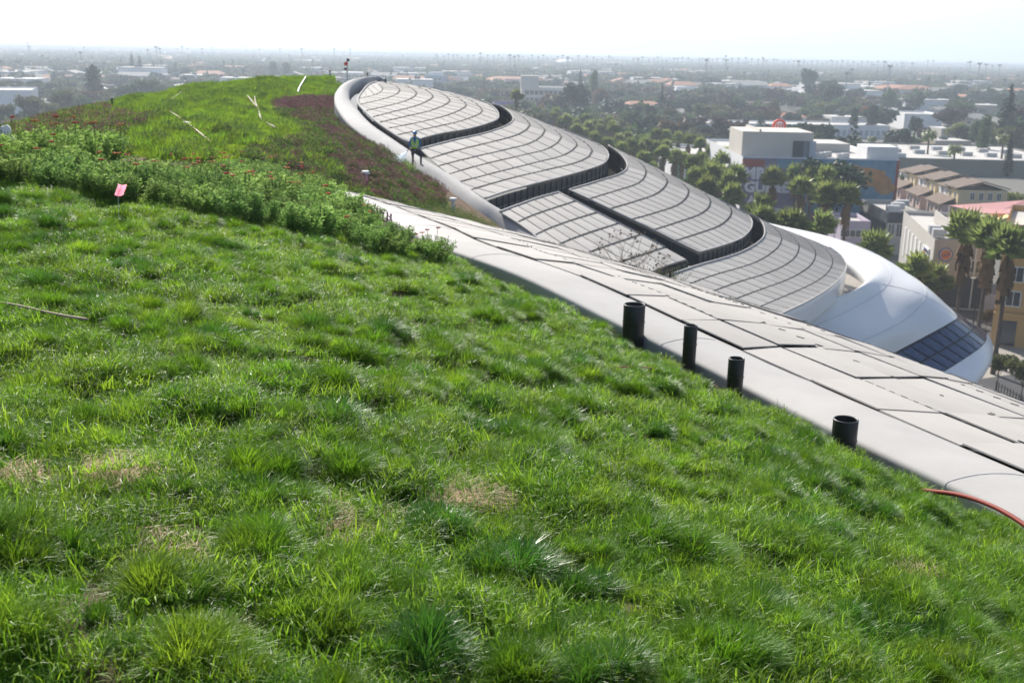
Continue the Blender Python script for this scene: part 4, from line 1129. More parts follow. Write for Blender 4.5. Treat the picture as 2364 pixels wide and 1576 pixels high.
# the left face: build in the 'left' frame
D4_ = -B4.n; ang = D4_.angle(u)
LW = .98*L_
B4.box('dark_base', B4.w/2, 2.2, B4.w+.2, 4.4, W_dgrey, .3, .08); B4.box('corner_return', .1, hB/2, .3, hB, W_beige, .3, .04)
for f in (.16, .27, .38, .50, .62, .74, .86): B4.box('white_panel', LW*(1-f) if False else LW*f, hB*.52, 1.1, hB*.50, M_frame, .1, .04, 'left')
for f in (.21, .33): B4.window(LW*f, hB*.42, .8, 1.6, 'left')
sg = B4.box('wall_sign', LW*.155, hB*.70, 3.6, 1.9, M_frame, .16, .12, 'left'); 
M_sb = mat('sign_blue', (.03, .10, .35), .6); M_ink = mat('sign_ink', (.05, .05, .09), .6)
text(B4, 'CHARTER', LW*.155+.75, hB*.70+.25, .55, M_ink, 'left', .24, 'sign_text', .1); text(B4, 'SCHOOL', LW*.155+.75, hB*.70-.45, .55, M_ink, 'left', .24, 'sign_text', .1)
shape(B4, 'sign_star', [(LW*.155+1.25+.42*cos(t)*(1 if i % 2 else .45), hB*.70+.1+.5*sin(t)*(1 if i % 2 else .45)) for i, t in enumerate(np.linspace(0, 2*pi, 11)[:-1])], M_rs, .26, 'left'); shape(B4, 'sign_star', [(LW*.155+1.35+.30*cos(t), hB*.70+.45+.26*sin(t)) for t in np.linspace(0, 2*pi, 8)[:-1]], M_sb, .28, 'left')
ex, ez = B4.w*.13, hB*.78
def disc(b, f, z, r, m, off): return shape(b, 'emblem', [(f+r*cos(t), z+r*sin(t)) for t in np.linspace(0, 2*pi, 25)[:-1]], m, off)
ex += .7; disc(B4, ex, ez, .95, M_sb, .12); disc(B4, ex, ez, .80, M_mw, .15); disc(B4, ex, ez, .70, M_mo, .18)
for k in (-1, 0, 1): shape(B4, 'emblem', [(ex-.6, ez-.35+k*.33), (ex+.6, ez+.12+k*.33), (ex+.6, ez+.26+k*.33), (ex-.6, ez-.21+k*.33)], M_rs if k else M_sb, .21)
B4.window(B4.w*.86, 2.1, 1.2, 1.4); B4.window(B4.w*.82, hB*.62, 1.1, 1.6); 
for k in range(9): B4.top(B4.w*.2+2.1*(k % 5), 6+3.2*(k//5), 1.6, 1.4, 1.1, M_ac)
B4.top(B4.w*.5, 14, .2, 16, 1.8, W_beige, 'screen_wall')
# ---- orange and green apartments
_a5 = onz(2284, 795); _z5 = atan2(_a5.x, _a5.y)+.03
B5 = Bld('orange_apartments', _a5, _a5+Vector((cos(_z5), -sin(_z5), 0))*15, hgt(2284, 505, 795), 20, W_orange, 'orange apartment block with a sage green bay at the far right')
H5 = B5.h
for z in (.80, .60, .40):
    for f in (.13, .5, .85): B5.window(B5.w*f, H5*z, 1.5, 1.7)
B5.box('green_bay', B5.w*.82, H5*.55, B5.w*.36, H5*.55, W_green, 1.0, .5)
for f in (.12, .38, .62, .86): B5.box('shop_opening', B5.w*f, 1.7, 1.9, 3.1, M_win, .1, .03)
B5.box('string_course', B5.w/2, H5*.27, B5.w, .35, W_orange, .5, .15)
B5.top(B5.w*.35, 8, 5, 7, 3.0, W_orange, 'stair_tower'); B5.box('street_sign_board', B5.w*.42, 4.2, 1.4, .7, M_mt, .1, .6)
# ---- shade sails
for (nm, pts, m, lab) in [('pink', [(2192,474),(2290,468),(2364,462),(2420,470),(2364,494),(2270,492)], mat('sail_pink', (.62, .33, .32), .7, .2, trans=.3), 'pink shade sail stretched behind the beige block'), ('yellow', [(2265,497),(2310,488),(2335,500),(2290,512)], mat('sail_yellow', (.72, .58, .25), .7, .2, trans=.3), 'pale yellow shade sail below the pink sail')]:
    d = 158 if nm == 'pink' else 152
    q = [at(x, y, d+(14 if y < (478 if nm == 'pink' else 495) else 0)) for x, y in pts]; c = sum(q, Vector())/len(q)
    e_ = empty('shade_sail', (c.x, c.y, 0), label=lab, cat='shade sail'); mb = MB(); vs = [v-Vector((c.x, c.y, 0)) for v in q]
    mid = sum(vs, Vector())/len(vs)-Vector((0, 0, .5)); mb.add(vs+[mid], [(i, (i+1) % len(vs), len(vs)) for i in range(len(vs))]); mb.build('fabric', m, e_)
    mb = MB(); mb.tube([Vector((vs[0].x, vs[0].y, 0)), vs[0]], .1, 6); mb.build('mast', M_frame, e_); mb = MB(); mb.tube([Vector((vs[2].x, vs[2].y, 0)), vs[2]], .1, 6); mb.build('mast', M_frame, e_)
# ---- townhouses
ta, tb = onz(2072, 452), onz(2215, 512)
for k in range(6):
    a = ta.lerp(tb, k/6); b = ta.lerp(tb, (k+.98)/6); _o = Vector((0, 1, 0))*(2.2 if k % 2 else 0); a = a+_o; b = b+_o
    w_ = Bld('townhouse', a, b, 6.6, 10.5, W_yel if k % 2 else W_white, ['farthest', 'second', 'third', 'fourth', 'fifth', 'nearest'][k]+' in the row of '+('yellow' if k % 2 else 'white')+' walled townhouses with brown tiled roofs', roof=R_tile, parapet=.05, cat='house')
    w_.root['group'] = 'row of stepped townhouses'
    L2 = w_.w; zz = Vector((0, 0, 1))
    def rf(f0, f1, g0, g1, z0, z1, nm='roof'):
        mb = MB(); q = [w_.P(f0, z0, -g0), w_.P(f1, z0, -g0), w_.P(f1, z1, -g1), w_.P(f0, z1, -g1)]
        mb.add(q+[v-zz*.25 for v in q], [(0, 1, 2, 3), (4, 7, 6, 5), (0, 4, 5, 1), (1, 5, 6, 2), (2, 6, 7, 3), (3, 7, 4, 0)]); return mb.build(nm, R_tile, w_.root)
    rf(-.15, L2+.15, -.6, 5.2, 6.5+.5*(k % 2), 8.0+.5*(k % 2)); rf(-.15, L2+.15, 11, 5.2, 6.5+.5*(k % 2), 7.98+.5*(k % 2)); rf(.3, L2*.8, -3.2, -.02, 3.2, 4.6, 'porch_roof')
    w_.box('porch', L2*.42, 1.55, L2*.7, 3.1, W_pink, 2.6, 1.3)
    w_.window(L2*.3, 5.3, .9, 1.1); w_.window(L2*.72, 5.3, .7, .9)
    w_.box('door', L2*.25, 1.2, 1.0, 2.2, M_win, .1, 2.66); w_.box('porch_window', L2*.55, 1.6, 1.0, 1.2, M_win, .1, 2.66)
    if k == 5:
        for q in range(4): w_.window(3+1.9*q, 5.2, .8, 1.5, 'right')
        w_.box('side_window', 6, 2.2, 1.2, 1.4, M_win, .1, .03, 'right')
# ---- low warehouse with grey-green wall, and long white schools
B6 = bpx('low_warehouse', 2070, 402, 2480, 412, 363, 60, W_gg, 'very long low warehouse with a grey-green wall and white roof behind the townhouses')
for k in range(14): B6.top(B6.w*(.05+.065*k), 8+(k*17) % 36, 3.2, 2.4, 1.2, M_roofw if k % 3 else M_ac)
B7 = bpx('long_white_school', 1592, 314, 2052, 320, 283, 24, W_white, 'long two-storey white school building with rows of windows beyond the mural')
for k in range(34): B7.box('window_bay', B7.w*(.03+.0285*k), B7.h*.38, B7.w*.016, B7.h*.42, W_bluegrey, .12, .04)
B8 = bpx('white_gym', 2085, 300, 2172, 302, 262, 30, W_white, 'plain white hall with a strip window beyond the long school'); B8.box('strip_window', B8.w*.35, B8.h*.6, B8.w*.35, B8.h*.12, M_win, .12, .04)
B9 = bpx('white_hall', 1507, 231, 1630, 233, 211, 40, W_white, 'long white hall with a raised centre among distant trees'); B9.top(B9.w*.55, 10, B9.w*.2, 12, 4, W_white, 'raised_centre')
for k in range(9): B9.box('window', B9.w*(.08+.105*k), B9.h*.5, B9.w*.04, B9.h*.35, W_bluegrey, .2, .06)
B10 = bpx('beige_apartments', 1203, 250, 1312, 252, 200, 30, W_cream, 'cream mid-rise with a tall end tower left of the big round tree'); B10.top(5, 6, 11, 11, 7, W_cream, 'tower')
for r_ in range(2):
    for k in range(9): B10.box('window', B10.w*(.12+.1*k), B10.h*(.40+.34*r_), 2.2, 2.4, M_win, .2, .05)
B11 = bpx('grey_tower_block', 980, 216, 1022, 217, 174, 25, W_bluegrey, 'pale grey tower block poking above the roof ridge'); B12 = bpx('white_tower_block', 1028, 214, 1070, 215, 178, 25, W_white, 'white tower block right of the pale grey tower')
for bb in (B11, B12):
    for r_ in range(4):
        for k in range(4): bb.box('window', bb.w*(.15+.23*k), bb.h*(.2+.2*r_), bb.w*.1, bb.h*.1, M_win, .2, .05)
B11.top(bb.w*.5, 8, 10, 8, 3, W_white, 'stair_head')
B13 = bpx('pink_block', 1165, 222, 1220, 223, 184, 30, W_pink, 'pinkish flat-roofed block behind the cream mid-rise')
B14 = bpx('grey_white_building', -40, 262, 78, 262, 207, 40, W_white, 'grey-blue hall with a white roof at the left edge of the view')
B15 = bpx('brick_school', 1718, 262, 1800, 264, 236, 20, W_brick, 'brick red school block among trees beyond the white school')
B16 = bpx('pale_villa', 1960, 230, 2040, 232, 200, 20, W_pink, 'pinkish villa with a brown roof between two light masts', roof=R_tile)
for k in range(6): B16.box('window', B16.w*(.1+.15*k), B16.h*.55, 1.6, 3, M_win, .2, .05)
B17 = bpx('white_low_house', 1372, 262, 1440, 262, 240, 20, W_white, 'white low building with a little cupola below the brown tree'); B17.top(5, 6, 5, 5, 3.4, W_white, 'cupola')
# billboard
g = onz(1164, 285); d = (g-CAM).dot(FWD); a, b, c = at(1136, 234, d), at(1192, 234, d), at(1192, 257, d)
e_ = empty('billboard', (g.x, g.y, 0), label='purple and pink billboard seen just above the roof edge', cat='billboard'); o_ = Vector((g.x, g.y, 0)); mb = MB(); mb.box((a+c)/2-o_, ((b-a).length, .5, (b-c).length)); mb.build('panel', mat('billboard_purple', (.36, .22, .50), .7, .2, var=.3, scale=.3), e_)
mb = MB(); mb.box((a+c)/2-o_+Vector((2, -.3, .3)), ((b-a).length*.25, .1, (b-c).length*.35)); mb.build('picture', mat('billboard_pink', (.6, .25, .35), .7), e_); mb = MB(); mb.tube([(0, .2, 0), (0, .2, c.z)], .5, 8); mb.build('pole', M_ac, e_)
# arena dome
g = onz(1304, 156); d = (g-CAM).dot(FWD); R_ = 25*d/FPX; Hd = 12*d/FPX
mb = MB(); mb.grid([[(R_*cos(t)*cos(a), R_*cos(t)*sin(a), 6+Hd*sin(t)) for t in np.linspace(0, pi/2, 8)] for a in np.linspace(0, 2*pi, 33)]); 
e_ = empty('arena', (g.x, g.y, 0), label='white domed arena far off on the plain above the line of palms', cat='arena'); mb.build('dome', M_white, e_, smooth=True); mb = MB(); mb.tube([(0, 0, 0), (0, 0, 6.5)], R_*1.01, 24); mb.build('drum', W_cream, e_)
# light masts
for (x, t, b, lab) in [(1947,168,262,'tall stadium light mast left of the pinkish villa'),(2044,152,256,'tallest stadium light mast right of the pinkish villa'),(1577,178,212,'slim light mast left of two above the white hall'),(1615,178,210,'slim light mast right of two above the white hall'),(8,142,215,'light mast at the left edge above the grey-blue hall'),(50,142,212,'light mast just right of the leftmost one above the grey-blue hall')]:
    g = onz(x, b); d = (g-CAM).dot(FWD); h = at(x, t, d).z; e_ = empty('light_mast', (g.x, g.y, 0), label=lab, cat='light mast'); mb = MB(); mb.tube([(0, 0, 0), (0, 0, h)], [.55, .32], 8); mb.build('pole', M_ac, e_)
    mb = MB(); mb.box((0, 0, h-.8), (3.2, .5, .3)); mb.box((0, 0, h), (3.2, .5, .3)); mb.build('crossarm', M_ac, e_); mb = MB(); [mb.box((q, -.4, h-.6+.9*r_), (.7, .4, .6)) for q in (-1.2, 0, 1.2) for r_ in (0, 1)]; mb.build('floodlights', W_dgrey, e_)
# ================================================================ palms in the street
PL = [(1676,350,0),(1787,402,0),(1692,444,0),(1756,468,0),(1838,393,0),(1875,402,0),(1908,402,0),(1852,425,0),(1908,441,0),(1957,444,0),(1826,508,0),(1899,511,0),(2023,566,-3),(2117,620,-6),(2160,640,-7),(2234,528,1),(2288,545,-1),(2332,565,-1),
 (1294,276,0),(1316,273,0),(1330,292,0),(1348,302,0),(1373,312,0),(1408,273,0),(1418,292,0),(1403,325,0),(1436,335,0),(1467,337,0),(1487,360,0),(1517,302,0),(1536,307,0),(1566,312,0),(1590,317,0),(1616,327,0),(1645,339,0),(1668,362,0),(1606,403,0),(1645,391,0),(1632,428,0),(1759,500,0),(1450,312,0),(1495,318,0),(1358,285,0),(1700,398,0),(1560,355,0),(1530,345,0),(1502,388,-2),(1384,292,0),(1280,262,0)]
random.seed(88); PL += [(x+random.uniform(-5, 5), float(np.interp(x, [1280, 1400, 1500, 1600, 1700], [268, 300, 335, 372, 430]))+random.uniform(-22, 8), random.uniform(-1, 1)) for x in range(1285, 1700, 21)]
PA = sorted(q[0]+q[1]*.001 for q in PL if q[1] <= 380 and q[0] < 2000); PB = sorted(q[0]+q[1]*.001 for q in PL if q[1] > 380 and q[0] < 2000)
ORD = ['first','second','third','fourth','fifth','sixth','seventh','eighth','ninth','tenth','eleventh','twelfth','thirteenth','fourteenth','fifteenth','sixteenth','seventeenth','eighteenth','nineteenth','twentieth','twenty-first','twenty-second','twenty-third','twenty-fourth','twenty-fifth','twenty-sixth','twenty-seventh','twenty-eighth','twenty-ninth','thirtieth']+['%d-%s' % (a, b) for a in () for b in ()]+[t+('-'+u if u else '') for t in ('thirty', 'forty', 'fifty', 'sixty') for u in ('first','second','third','fourth','fifth','sixth','seventh','eighth','ninth')]
for i, (x, y, dh) in enumerate(PL):
    h = 13+dh+random.uniform(-1, 1)
    if x > 2200: h = 14.6
    if x > 2200: lab = ['stout fan palm in front of the beige block, leftmost of the right-edge three', 'smaller fan palm between the beige block and orange apartments', 'big fan palm standing in front of the orange apartments'][[2234, 2288, 2332].index(x)]; fan_palm(x, y, h, lab, None, 1.45, 1.35); continue
    if x > 2000: lab = {2023: 'low bushy fan palm beside the beige block wall', 2117: 'short fan palm just above the white shell near the dark grey base', 2160: 'short wide fan palm low against the dark grey base'}[x]; fan_palm(x, y, h, lab, None, 1.35, .6); continue
    if y > 380: fan_palm(x, y+6, h, 'bushy fan palm below the mural, '+ORD[PB.index(x+y*.001)]+' from the left of its row', 'fan palms before the mural', 1.25, 1.2)
    else: fan_palm(x, y+5, h, 'fan palm in the dense avenue beyond the grey roof, '+ORD[PA.index(x+y*.001)]+' from the left', 'fan palms of the avenue', 1.02, 1.25)
fan_palm(1193, 219, 20, 'single tall palm standing beside the purple billboard', None, 1.3)
for (x, y, b, s, lab) in [(1910,300,345,.9,'feathery date palm behind the mural building roof'),(2135,308,388,.95,'tall date palm in front of the low warehouse'),(2197,343,400,.9,'shorter date palm right of the tall one before the warehouse'),(2305,318,400,.8,'date palm by the pointed cypress at the right'),(1975,322,360,.6,'small date palm with orange fruit behind the mural roof'),(2008,318,358,.6,'small date palm left of the tall date palms')]: date_palm(x, y, b, lab, s)
# ---- singled-out trees: key, column, top, base, width
TR = [('col_dark',220,150,262,60,'dark dense conifer standing alone at the left above the olive trees'),('cyp_dark',308,122,192,30,'left of two slim dark poplars on the plain'),('cyp_dark',326,127,192,28,'right of two slim dark poplars on the plain'),
 ('round_olive',75,208,325,80,'olive green gum tree at the left before the grey-blue hall'),('round_olive',150,196,300,70,'darker gum tree right of the olive gum tree'),('round_olive',18,228,330,66,'pale olive tree at the left edge below the hall'),('round_olive',122,228,320,56,'small olive tree between the two gum trees'),('round_olive',275,190,270,60,'olive tree right of the dark conifer'),('round_olive',345,172,262,80,'wide olive tree above the left end of the planted hill'),
 ('round_dark',290,208,262,24,'small dark bush tree on the left skyline of the hill'),('round_dark',320,206,258,20,'second small dark bush tree on the hill skyline'),('round_dark',455,178,226,55,'dark spreading tree behind the hill crest'),('round_dark',430,150,200,26,'round dark tree over the hill crest'),('cone_dark',408,140,196,16,'thin conifer over the hill crest'),
 ('col_dark',634,142,200,30,'left of two dark conifers behind the crest of the green hill'),('col_dark',664,144,200,30,'right of two dark conifers behind the crest of the green hill'),
 ('round_dark',1325,180,292,84,'huge round dark tree beyond the palm avenue'),('round_dark',1290,215,290,42,'dark lobe tree at the left foot of the huge round tree'),('col_green',1367,162,262,30,'tall tree rising behind the huge round tree'),('cone_dark',1338,158,235,24,'distant pointed conifer behind the huge round tree'),('round_brown',1380,196,272,48,'brown-leaved tree right of the huge round tree'),
 ('cone_dark',1525,192,285,32,'dark pyramidal tree by the white hall'),('round_dark',1588,218,285,76,'wide domed tree right of the pyramidal tree'),('round_olive',1685,208,265,44,'grey-green round tree above the white school'),('cone_dark',1754,254,312,36,'dark conifer in front of the white school'),('round_green',1585,255,320,60,'bushy green tree left of the long school'),('round_plum',1672,270,325,60,'dusky tree at the left of the penthouse'),
 ('round_dark',1865,150,240,50,'tall dark tree crown standing out on the right skyline'),('round_dark',1905,178,245,60,'dark tree right of the tall skyline tree'),('round_green',1863,238,292,80,'broad green tree before the white school'),('col_dark',1967,248,318,30,'left of two dark conifers before the school'),('col_dark',2008,242,318,40,'right of two dark conifers before the school'),('round_red',1992,240,300,26,'rusty red treetop between the two conifers'),
 ('round_dark',2110,260,335,40,'dark round tree in front of the white hall'),('round_plum',2190,240,320,100,'wide dusky tree right of the white hall'),('round_green',2210,220,290,90,'domed green tree in the right distance'),('round_bright',2205,275,340,60,'yellowish green tree beside the dusky tree'),('col_green',2262,262,375,44,'tall bushy-topped green tree left of the spire conifer'),('cone_dark',2316,192,352,74,'tall pointed spire conifer at the right'),('round_dark',2340,268,360,60,'dark bulky tree at the foot of the spire conifer'),('cyp_dark',2323,296,408,30,'narrow black-green cypress near the right edge'),
 ('round_plum',2355,235,330,60,'plum grey tree at the right edge'),('round_dark',1915,345,560,215,'very dark wide tree in front of the mural'),('round_bright',2345,435,505,90,'round bright green tree behind the pink shade sail'),('round_green',2290,450,505,50,'small green bush tree left of the round bright tree'),('round_olive',2090,395,455,50,'olive tree at the far end of the townhouses'),('umb_olive',2300,790,905,90,'young street tree with a yellow-green crown right of the white shell'),('umb_olive',2355,800,935,110,'second young street tree at the right edge by the kerb'),('round_brown',2275,705,765,36,'small autumn tree by the orange apartments')]
for k_, x, t, b, w_, lab in TR: tree_px(k_, x, t, b, w_, lab)
BAND = []
random.seed(77)
for x in range(1640, 2380, 15): BAND.append((x+random.uniform(-9, 9), random.uniform(186, 226), random.uniform(240, 272), random.uniform(44, 80), random.choice(['dark', 'dark', 'dark', 'plum', 'green'])))
for x in range(1200, 1640, 19): BAND.append((x+random.uniform(-9, 9), random.uniform(168, 188), random.uniform(205, 222), random.uniform(34, 62), 'dark'))
for x in range(-10, 420, 30): BAND.append((x+random.uniform(-9, 9), random.uniform(182, 208), random.uniform(238, 282), random.uniform(40, 72), random.choice(['olive', 'olive', 'dark', 'green'])))
for x in range(1060, 1290, 24): BAND.append((x+random.uniform(-9, 9), random.uniform(205, 228)+(x-1060)*.05, random.uniform(262, 290), random.uniform(26, 44), random.choice(['olive', 'dark', 'green'])))
for x in range(1340, 1660, 26): BAND.append((x+random.uniform(-9, 9), random.uniform(232, 262), random.uniform(300, 318), random.uniform(30, 54), random.choice(['green', 'olive', 'plum', 'dark'])))
for x in range(2050, 2380, 40): BAND.append((x+random.uniform(-12, 12), random.uniform(262, 290), random.uniform(325, 352), random.uniform(34, 60), random.choice(['green', 'olive', 'plum', 'dark'])))
BPOS = []
# ---- the town beyond: scattered street trees and houses
random.seed(101)
def clear(x, y, r=0, front=9):
    for bb in BLDS:
        q = Vector((x, y, 0))-Vector((bb.a.x, bb.a.y, 0)); f, g_ = q.dot(bb.u), -q.dot(bb.n)
        if -4-r < f < bb.w+4+r and -front-r < g_ < bb.dp+4+r: return False
    return True
BLDS = [B, B2, B3, B3b, B4, B5, B6, B7, B8, B9, B10, B11, B12, B13, B14, B15, B16, B17]
def house_mesh(seed):
    rs = random.Random(seed); w_, d_, h = rs.uniform(9, 15), rs.uniform(9, 14), rs.choice([3.4, 3.6, 6.2]); mb = MB()
    mb.box((0, 0, h/2), (w_, d_, h)); o = .6; rh = rs.uniform(1.6, 2.6); hip = rs.choice([0, .3])
    if seed % 3 == 2: mb.box((0, 0, h+.25), (w_*.98, d_*.98, .5), mi=1); mb.box((1, 1, h+.9), (2, 2, 1), mi=2)
    else:
        x, y = w_/2+o, d_/2+o; r = (w_/2)*(1-hip) if hip else x
        mb.add([(-x, -y, h-.1), (x, -y, h-.1), (x, y, h-.1), (-x, y, h-.1), (-r, 0, h+rh), (r, 0, h+rh)], [(0, 1, 5, 4), (1, 2, 5), (2, 3, 4, 5), (3, 0, 4)], 1)
    for k in range(3): mb.box((-w_/2+w_*(.2+.3*k), -d_/2-.03, h*.55), (1.3, .12, 1.3), mi=2)
    return mb
HM = []
for s_ in range(12):
    wl = [W_cream, W_white, W_tan, W_yel, W_pink, W_white, W_beige, W_bluegrey, W_cream, W_brick, W_white, W_tan][s_]; rf_ = M_roofw if s_ % 3 == 2 else [R_tile, R_grey, R_red, R_grey][s_ % 4]
    HM.append(house_mesh(s_).mesh('house', [wl, rf_, M_win]))
occ = []
def pxof(x, y): return proj((x, y, 0))
nT = nH = 0; random.seed(303)
CX = [p for p in TR]
def visible_city(x, y, top):
    px, py, d = proj((x, y, top))
    if d < 50 or px < -40 or px > PW+40: return False
    q = proj((x, y, top))[1]
    # hidden behind the museum and the hill?
    lim = CREST(px) if px < 800 else None
    if px < 800: return q < lim+4
    if px < 1780: return q < float(np.interp(px, [800, 880, 1150, 1440, 1600, 1780], [182, 190, 258, 372, 440, 525]))+4
    if px < 2280: return q < float(np.interp(px, [1780, 2000, 2180, 2280], [525, 590, 740, 800]))+4
    return q < 940
LM = [(0,'the white-roofed hall at the left edge'),(220,'the lone dense conifer'),(317,'the two slim poplars'),(450,'the hill crest skyline'),(650,'the two conifers behind the green hill'),(800,'the beacon pole'),(1000,'the grey tower block'),(1050,'the white tower block'),(1164,'the purple billboard'),(1257,'the cream mid-rise'),(1325,'the huge round tree'),(1410,'the white low house with cupola'),(1525,'the dark pyramidal tree'),(1570,'the white hall'),(1685,'the brick school'),(1780,'the mural building'),(1865,'the tall skyline tree'),(1947,'the left stadium mast'),(2044,'the tallest stadium mast'),(2128,'the white gym'),(2200,'the domed green tree'),(2316,'the spire conifer'),(2400,'the right edge of the view')]
def where(x, y, D):
    px = proj((x, y, 5))[0]; q = min(LM, key=lambda t: abs(t[0]-px)); d_ = px-q[0]
    return ('well beyond ' if D > 1000 else 'beyond ' if D > 600 else 'near ')+q[1]+('' if abs(d_) < 12 else ', just right' if d_ > 0 else ', just left')
for x, t, b, w_, k_ in BAND:
    g = onz(x, b)
    if not clear(g.x, g.y, 2, 45): continue
    D = sqrt(g.x**2+g.y**2); tree_px(('round_' if D < 650 else 'far_')+k_, x, t, b, w_, 'big '+KN[k_]+' tree '+where(g.x, g.y, D), 'street trees of the plain', parts=D < 650); occ.append((g.x, g.y, w_*D/FPX*.4))
names_h = ['hazy small house among street trees of the plain', 'distant low house roof among trees']
for _ in range(8000):
    if nH >= 170: break
    D = random.uniform(300, 1300); px = random.uniform(-20, PW+20); r = ray(px, 200); a = atan2(r.x, r.y); x, y = sin(a)*D, cos(a)*D
    if random.random() > (D/1300): continue
    big = random.random() < .38
    if not visible_city(x, y, 6) or not clear(x, y, 55 if big else 6): continue
    if big and D < 480: continue
    if any((x-q[0])**2+(y-q[1])**2 < (q[2]+6)**2 for q in occ): continue
    occ.append((x, y, 9)); nH += 1; s_ = random.randrange(12)
    if big: s_ = random.choice([2, 5, 8, 11, 5])
    o = bpy.data.objects.new('flat_roofed_building' if big else 'house', HM[s_]); S.collection.objects.link(o); o.location = (x, y, 0); o.rotation_euler = (0, 0, random.choice([0.1, 1.67, 3.24, .1])); o.scale = (random.uniform(2.0, 4.5), random.uniform(1.5, 2.5), random.uniform(1.2, 2.2)) if big else (random.uniform(.9, 1.6),)*2+(1,)
    if big: occ[-1] = (x, y, 22)
    wn = ['cream', 'white', 'tan', 'yellow', 'pink', 'white', 'beige', 'grey', 'cream', 'brick', 'white', 'tan'][s_]
    tag(o, wn+(' flat-roofed block ' if big else ' walled house ')+where(x, y, D), 'building' if big else 'house', 'flat blocks of the plain' if big else 'houses of the plain')
for _ in range(14000):
    if nT >= 150: break
    D = random.uniform(200, 1500); px = random.uniform(-20, PW+20); r = ray(px, 200); a = atan2(r.x, r.y); x, y = sin(a)*D, cos(a)*D
    if random.random() > (D/1500)**.25: continue
    if px > 1150 and D < 330 and random.random() < .8: continue
    if 1560 < px < 2364 and 200 < D < 520 and random.random() < .85: continue
    Hh_ = random.uniform(6, 13)
    if not visible_city(x, y, Hh_) or not clear(x, y, 3, 60 if D < 700 else 12): continue
    if any((x-q[0])**2+(y-q[1])**2 < q[2]**2 for q in occ): continue
    W_t = random.uniform(9, 19); occ.append((x, y, W_t*.45)); nT += 1
    k = random.choices(['olive', 'green', 'dark', 'brown', 'plum', 'bright'], [4, 4, 6, 1, 1.5, .6])[0]; key = ('round_' if D < 600 else 'far_')+k
    if random.random() < .09: key = random.choice(['cone_dark', 'col_dark', 'col_green']); W_t = 6; Hh_ *= 1.5
    tree(key, (x, y, 0), Hh_, W_t, KN[k]+(' conifer' if key[:2] == 'co' else ' street tree')+' '+where(x, y, D), 'street trees of the plain', parts=D < 600)
print('TREES', nT, 'HOUSES', nH)
# beyond that: one mass of trees and one of roofs
fl = []
for k_ in ['olive', 'green', 'dark', 'plum', 'brown']:
    fl.append(bpy.data.objects.new('t_'+k_, PROTO['far_'+k_][2]))
fl.append(bpy.data.objects.new('u_cone', crown_mesh('far_cone', cone_lobes(14, 6), 160, .8, LEAFM['dark'], 3)))
mb = MB(); mb.tube([(0, 0, 0), (0, 0, 20)], .3, 4); 
for q in range(26):
    a = q*2.4; d = Vector((cos(a), sin(a), random.uniform(-.4, .9))).normalized()*2.0; mb.add([(0, 0, 20), Vector((0, 0, 20))+d+Vector((0, 0, .4)), Vector((0, 0, 20))+d.cross(Vector((0, 0, 1)))*.4+d*.7], [(0, 1, 2)], 1)
fl.append(bpy.data.objects.new('v_palm', mb.mesh('far_palm', [M_ptrunk, LEAFM['dark']])))
fl.sort(key=lambda o: o.name); fcoll = src_coll('far_tree_sources', fl)
P, Rv, Sc, I = [], [], [], []; Ph, Rh, Sh, Ih = [], [], [], []
random.seed(404)
for _ in range(42000):
    D = math.exp(random.uniform(math.log(1100), math.log(11500))) if random.random() < .75 else random.uniform(1100, 3500); px = random.uniform(-100, PW+100); r = ray(px, 200); a = atan2(r.x, r.y); x, y = sin(a)*D, cos(a)*D
    if noise.noise(Vector((x*.004, y*.004, 0))) < -.35 and random.random() < .6: continue
    s = random.uniform(.8, 1.5)*(1 if D < 4000 else 1.3); P.append((x, y, 0)); Rv.append((0, 0, random.uniform(0, 6))); Sc.append(s); I.append(random.choices(range(7), [1.2, 3.5, 2, 2.5, 1.2, .35, .04])[0])
for _ in range(8500):
    D = random.uniform(330, 1500); px = random.uniform(-60, PW+60); r = ray(px, 200); a = atan2(r.x, r.y); x, y = sin(a)*D, cos(a)*D
    if random.random() > (D/1500)**.6 or not visible_city(x, y, 9) or not clear(x, y, 5, 70 if D < 700 else 12): continue
    if any((x-q[0])**2+(y-q[1])**2 < (q[2]*1.1)**2 for q in occ): continue
    if noise.noise(Vector((x*.006, y*.006, 5))) < -.3: continue
    P.append((x, y, 0)); Rv.append((0, 0, random.uniform(0, 6))); Sc.append(random.uniform(.7, 1.35)); I.append(random.choices(range(7), [1.0, 3.0, 3, 3.0, .8, .3, .0])[0]); occ.append((x, y, 4))
for q in range(95):   # the distant line of palms
    px = 1000+q*11.5+random.uniform(-3, 3); g = onz(px, 164+(px-1000)*.012); P.append((g.x, g.y, 0)); Rv.append((0, 0, random.uniform(0, 6))); Sc.append(1.15*random.uniform(.85, 1.15)); I.append(6)
scatter('far_tree_mass', P, Rv, Sc, I, fcoll, label='hazy mass of trees reaching to the horizon', cat='treeline', kind='stuff')
hl = [bpy.data.objects.new('h_%02d' % i, m) for i, m in enumerate(HM)]; hcoll = src_coll('far_house_sources', hl)
for _ in range(2600):
    D = math.exp(random.uniform(math.log(900), math.log(7000))); px = random.uniform(-100, PW+100); r = ray(px, 200); a = atan2(r.x, r.y)
    Ph.append((sin(a)*D, cos(a)*D, 0)); Rh.append((0, 0, random.choice([.1, 1.67]))); Sh.append(random.uniform(1, 2.0) if random.random() < .8 else random.uniform(2, 4)); Ih.append(random.randrange(12))
Sh = [(s, s, min(s, 1.6)) for s in Sh]
scatter('far_house_mass', Ph, Rh, Sh, Ih, hcoll, label='mass of distant houses of the plain fading into haze', cat='distant houses', kind='stuff')
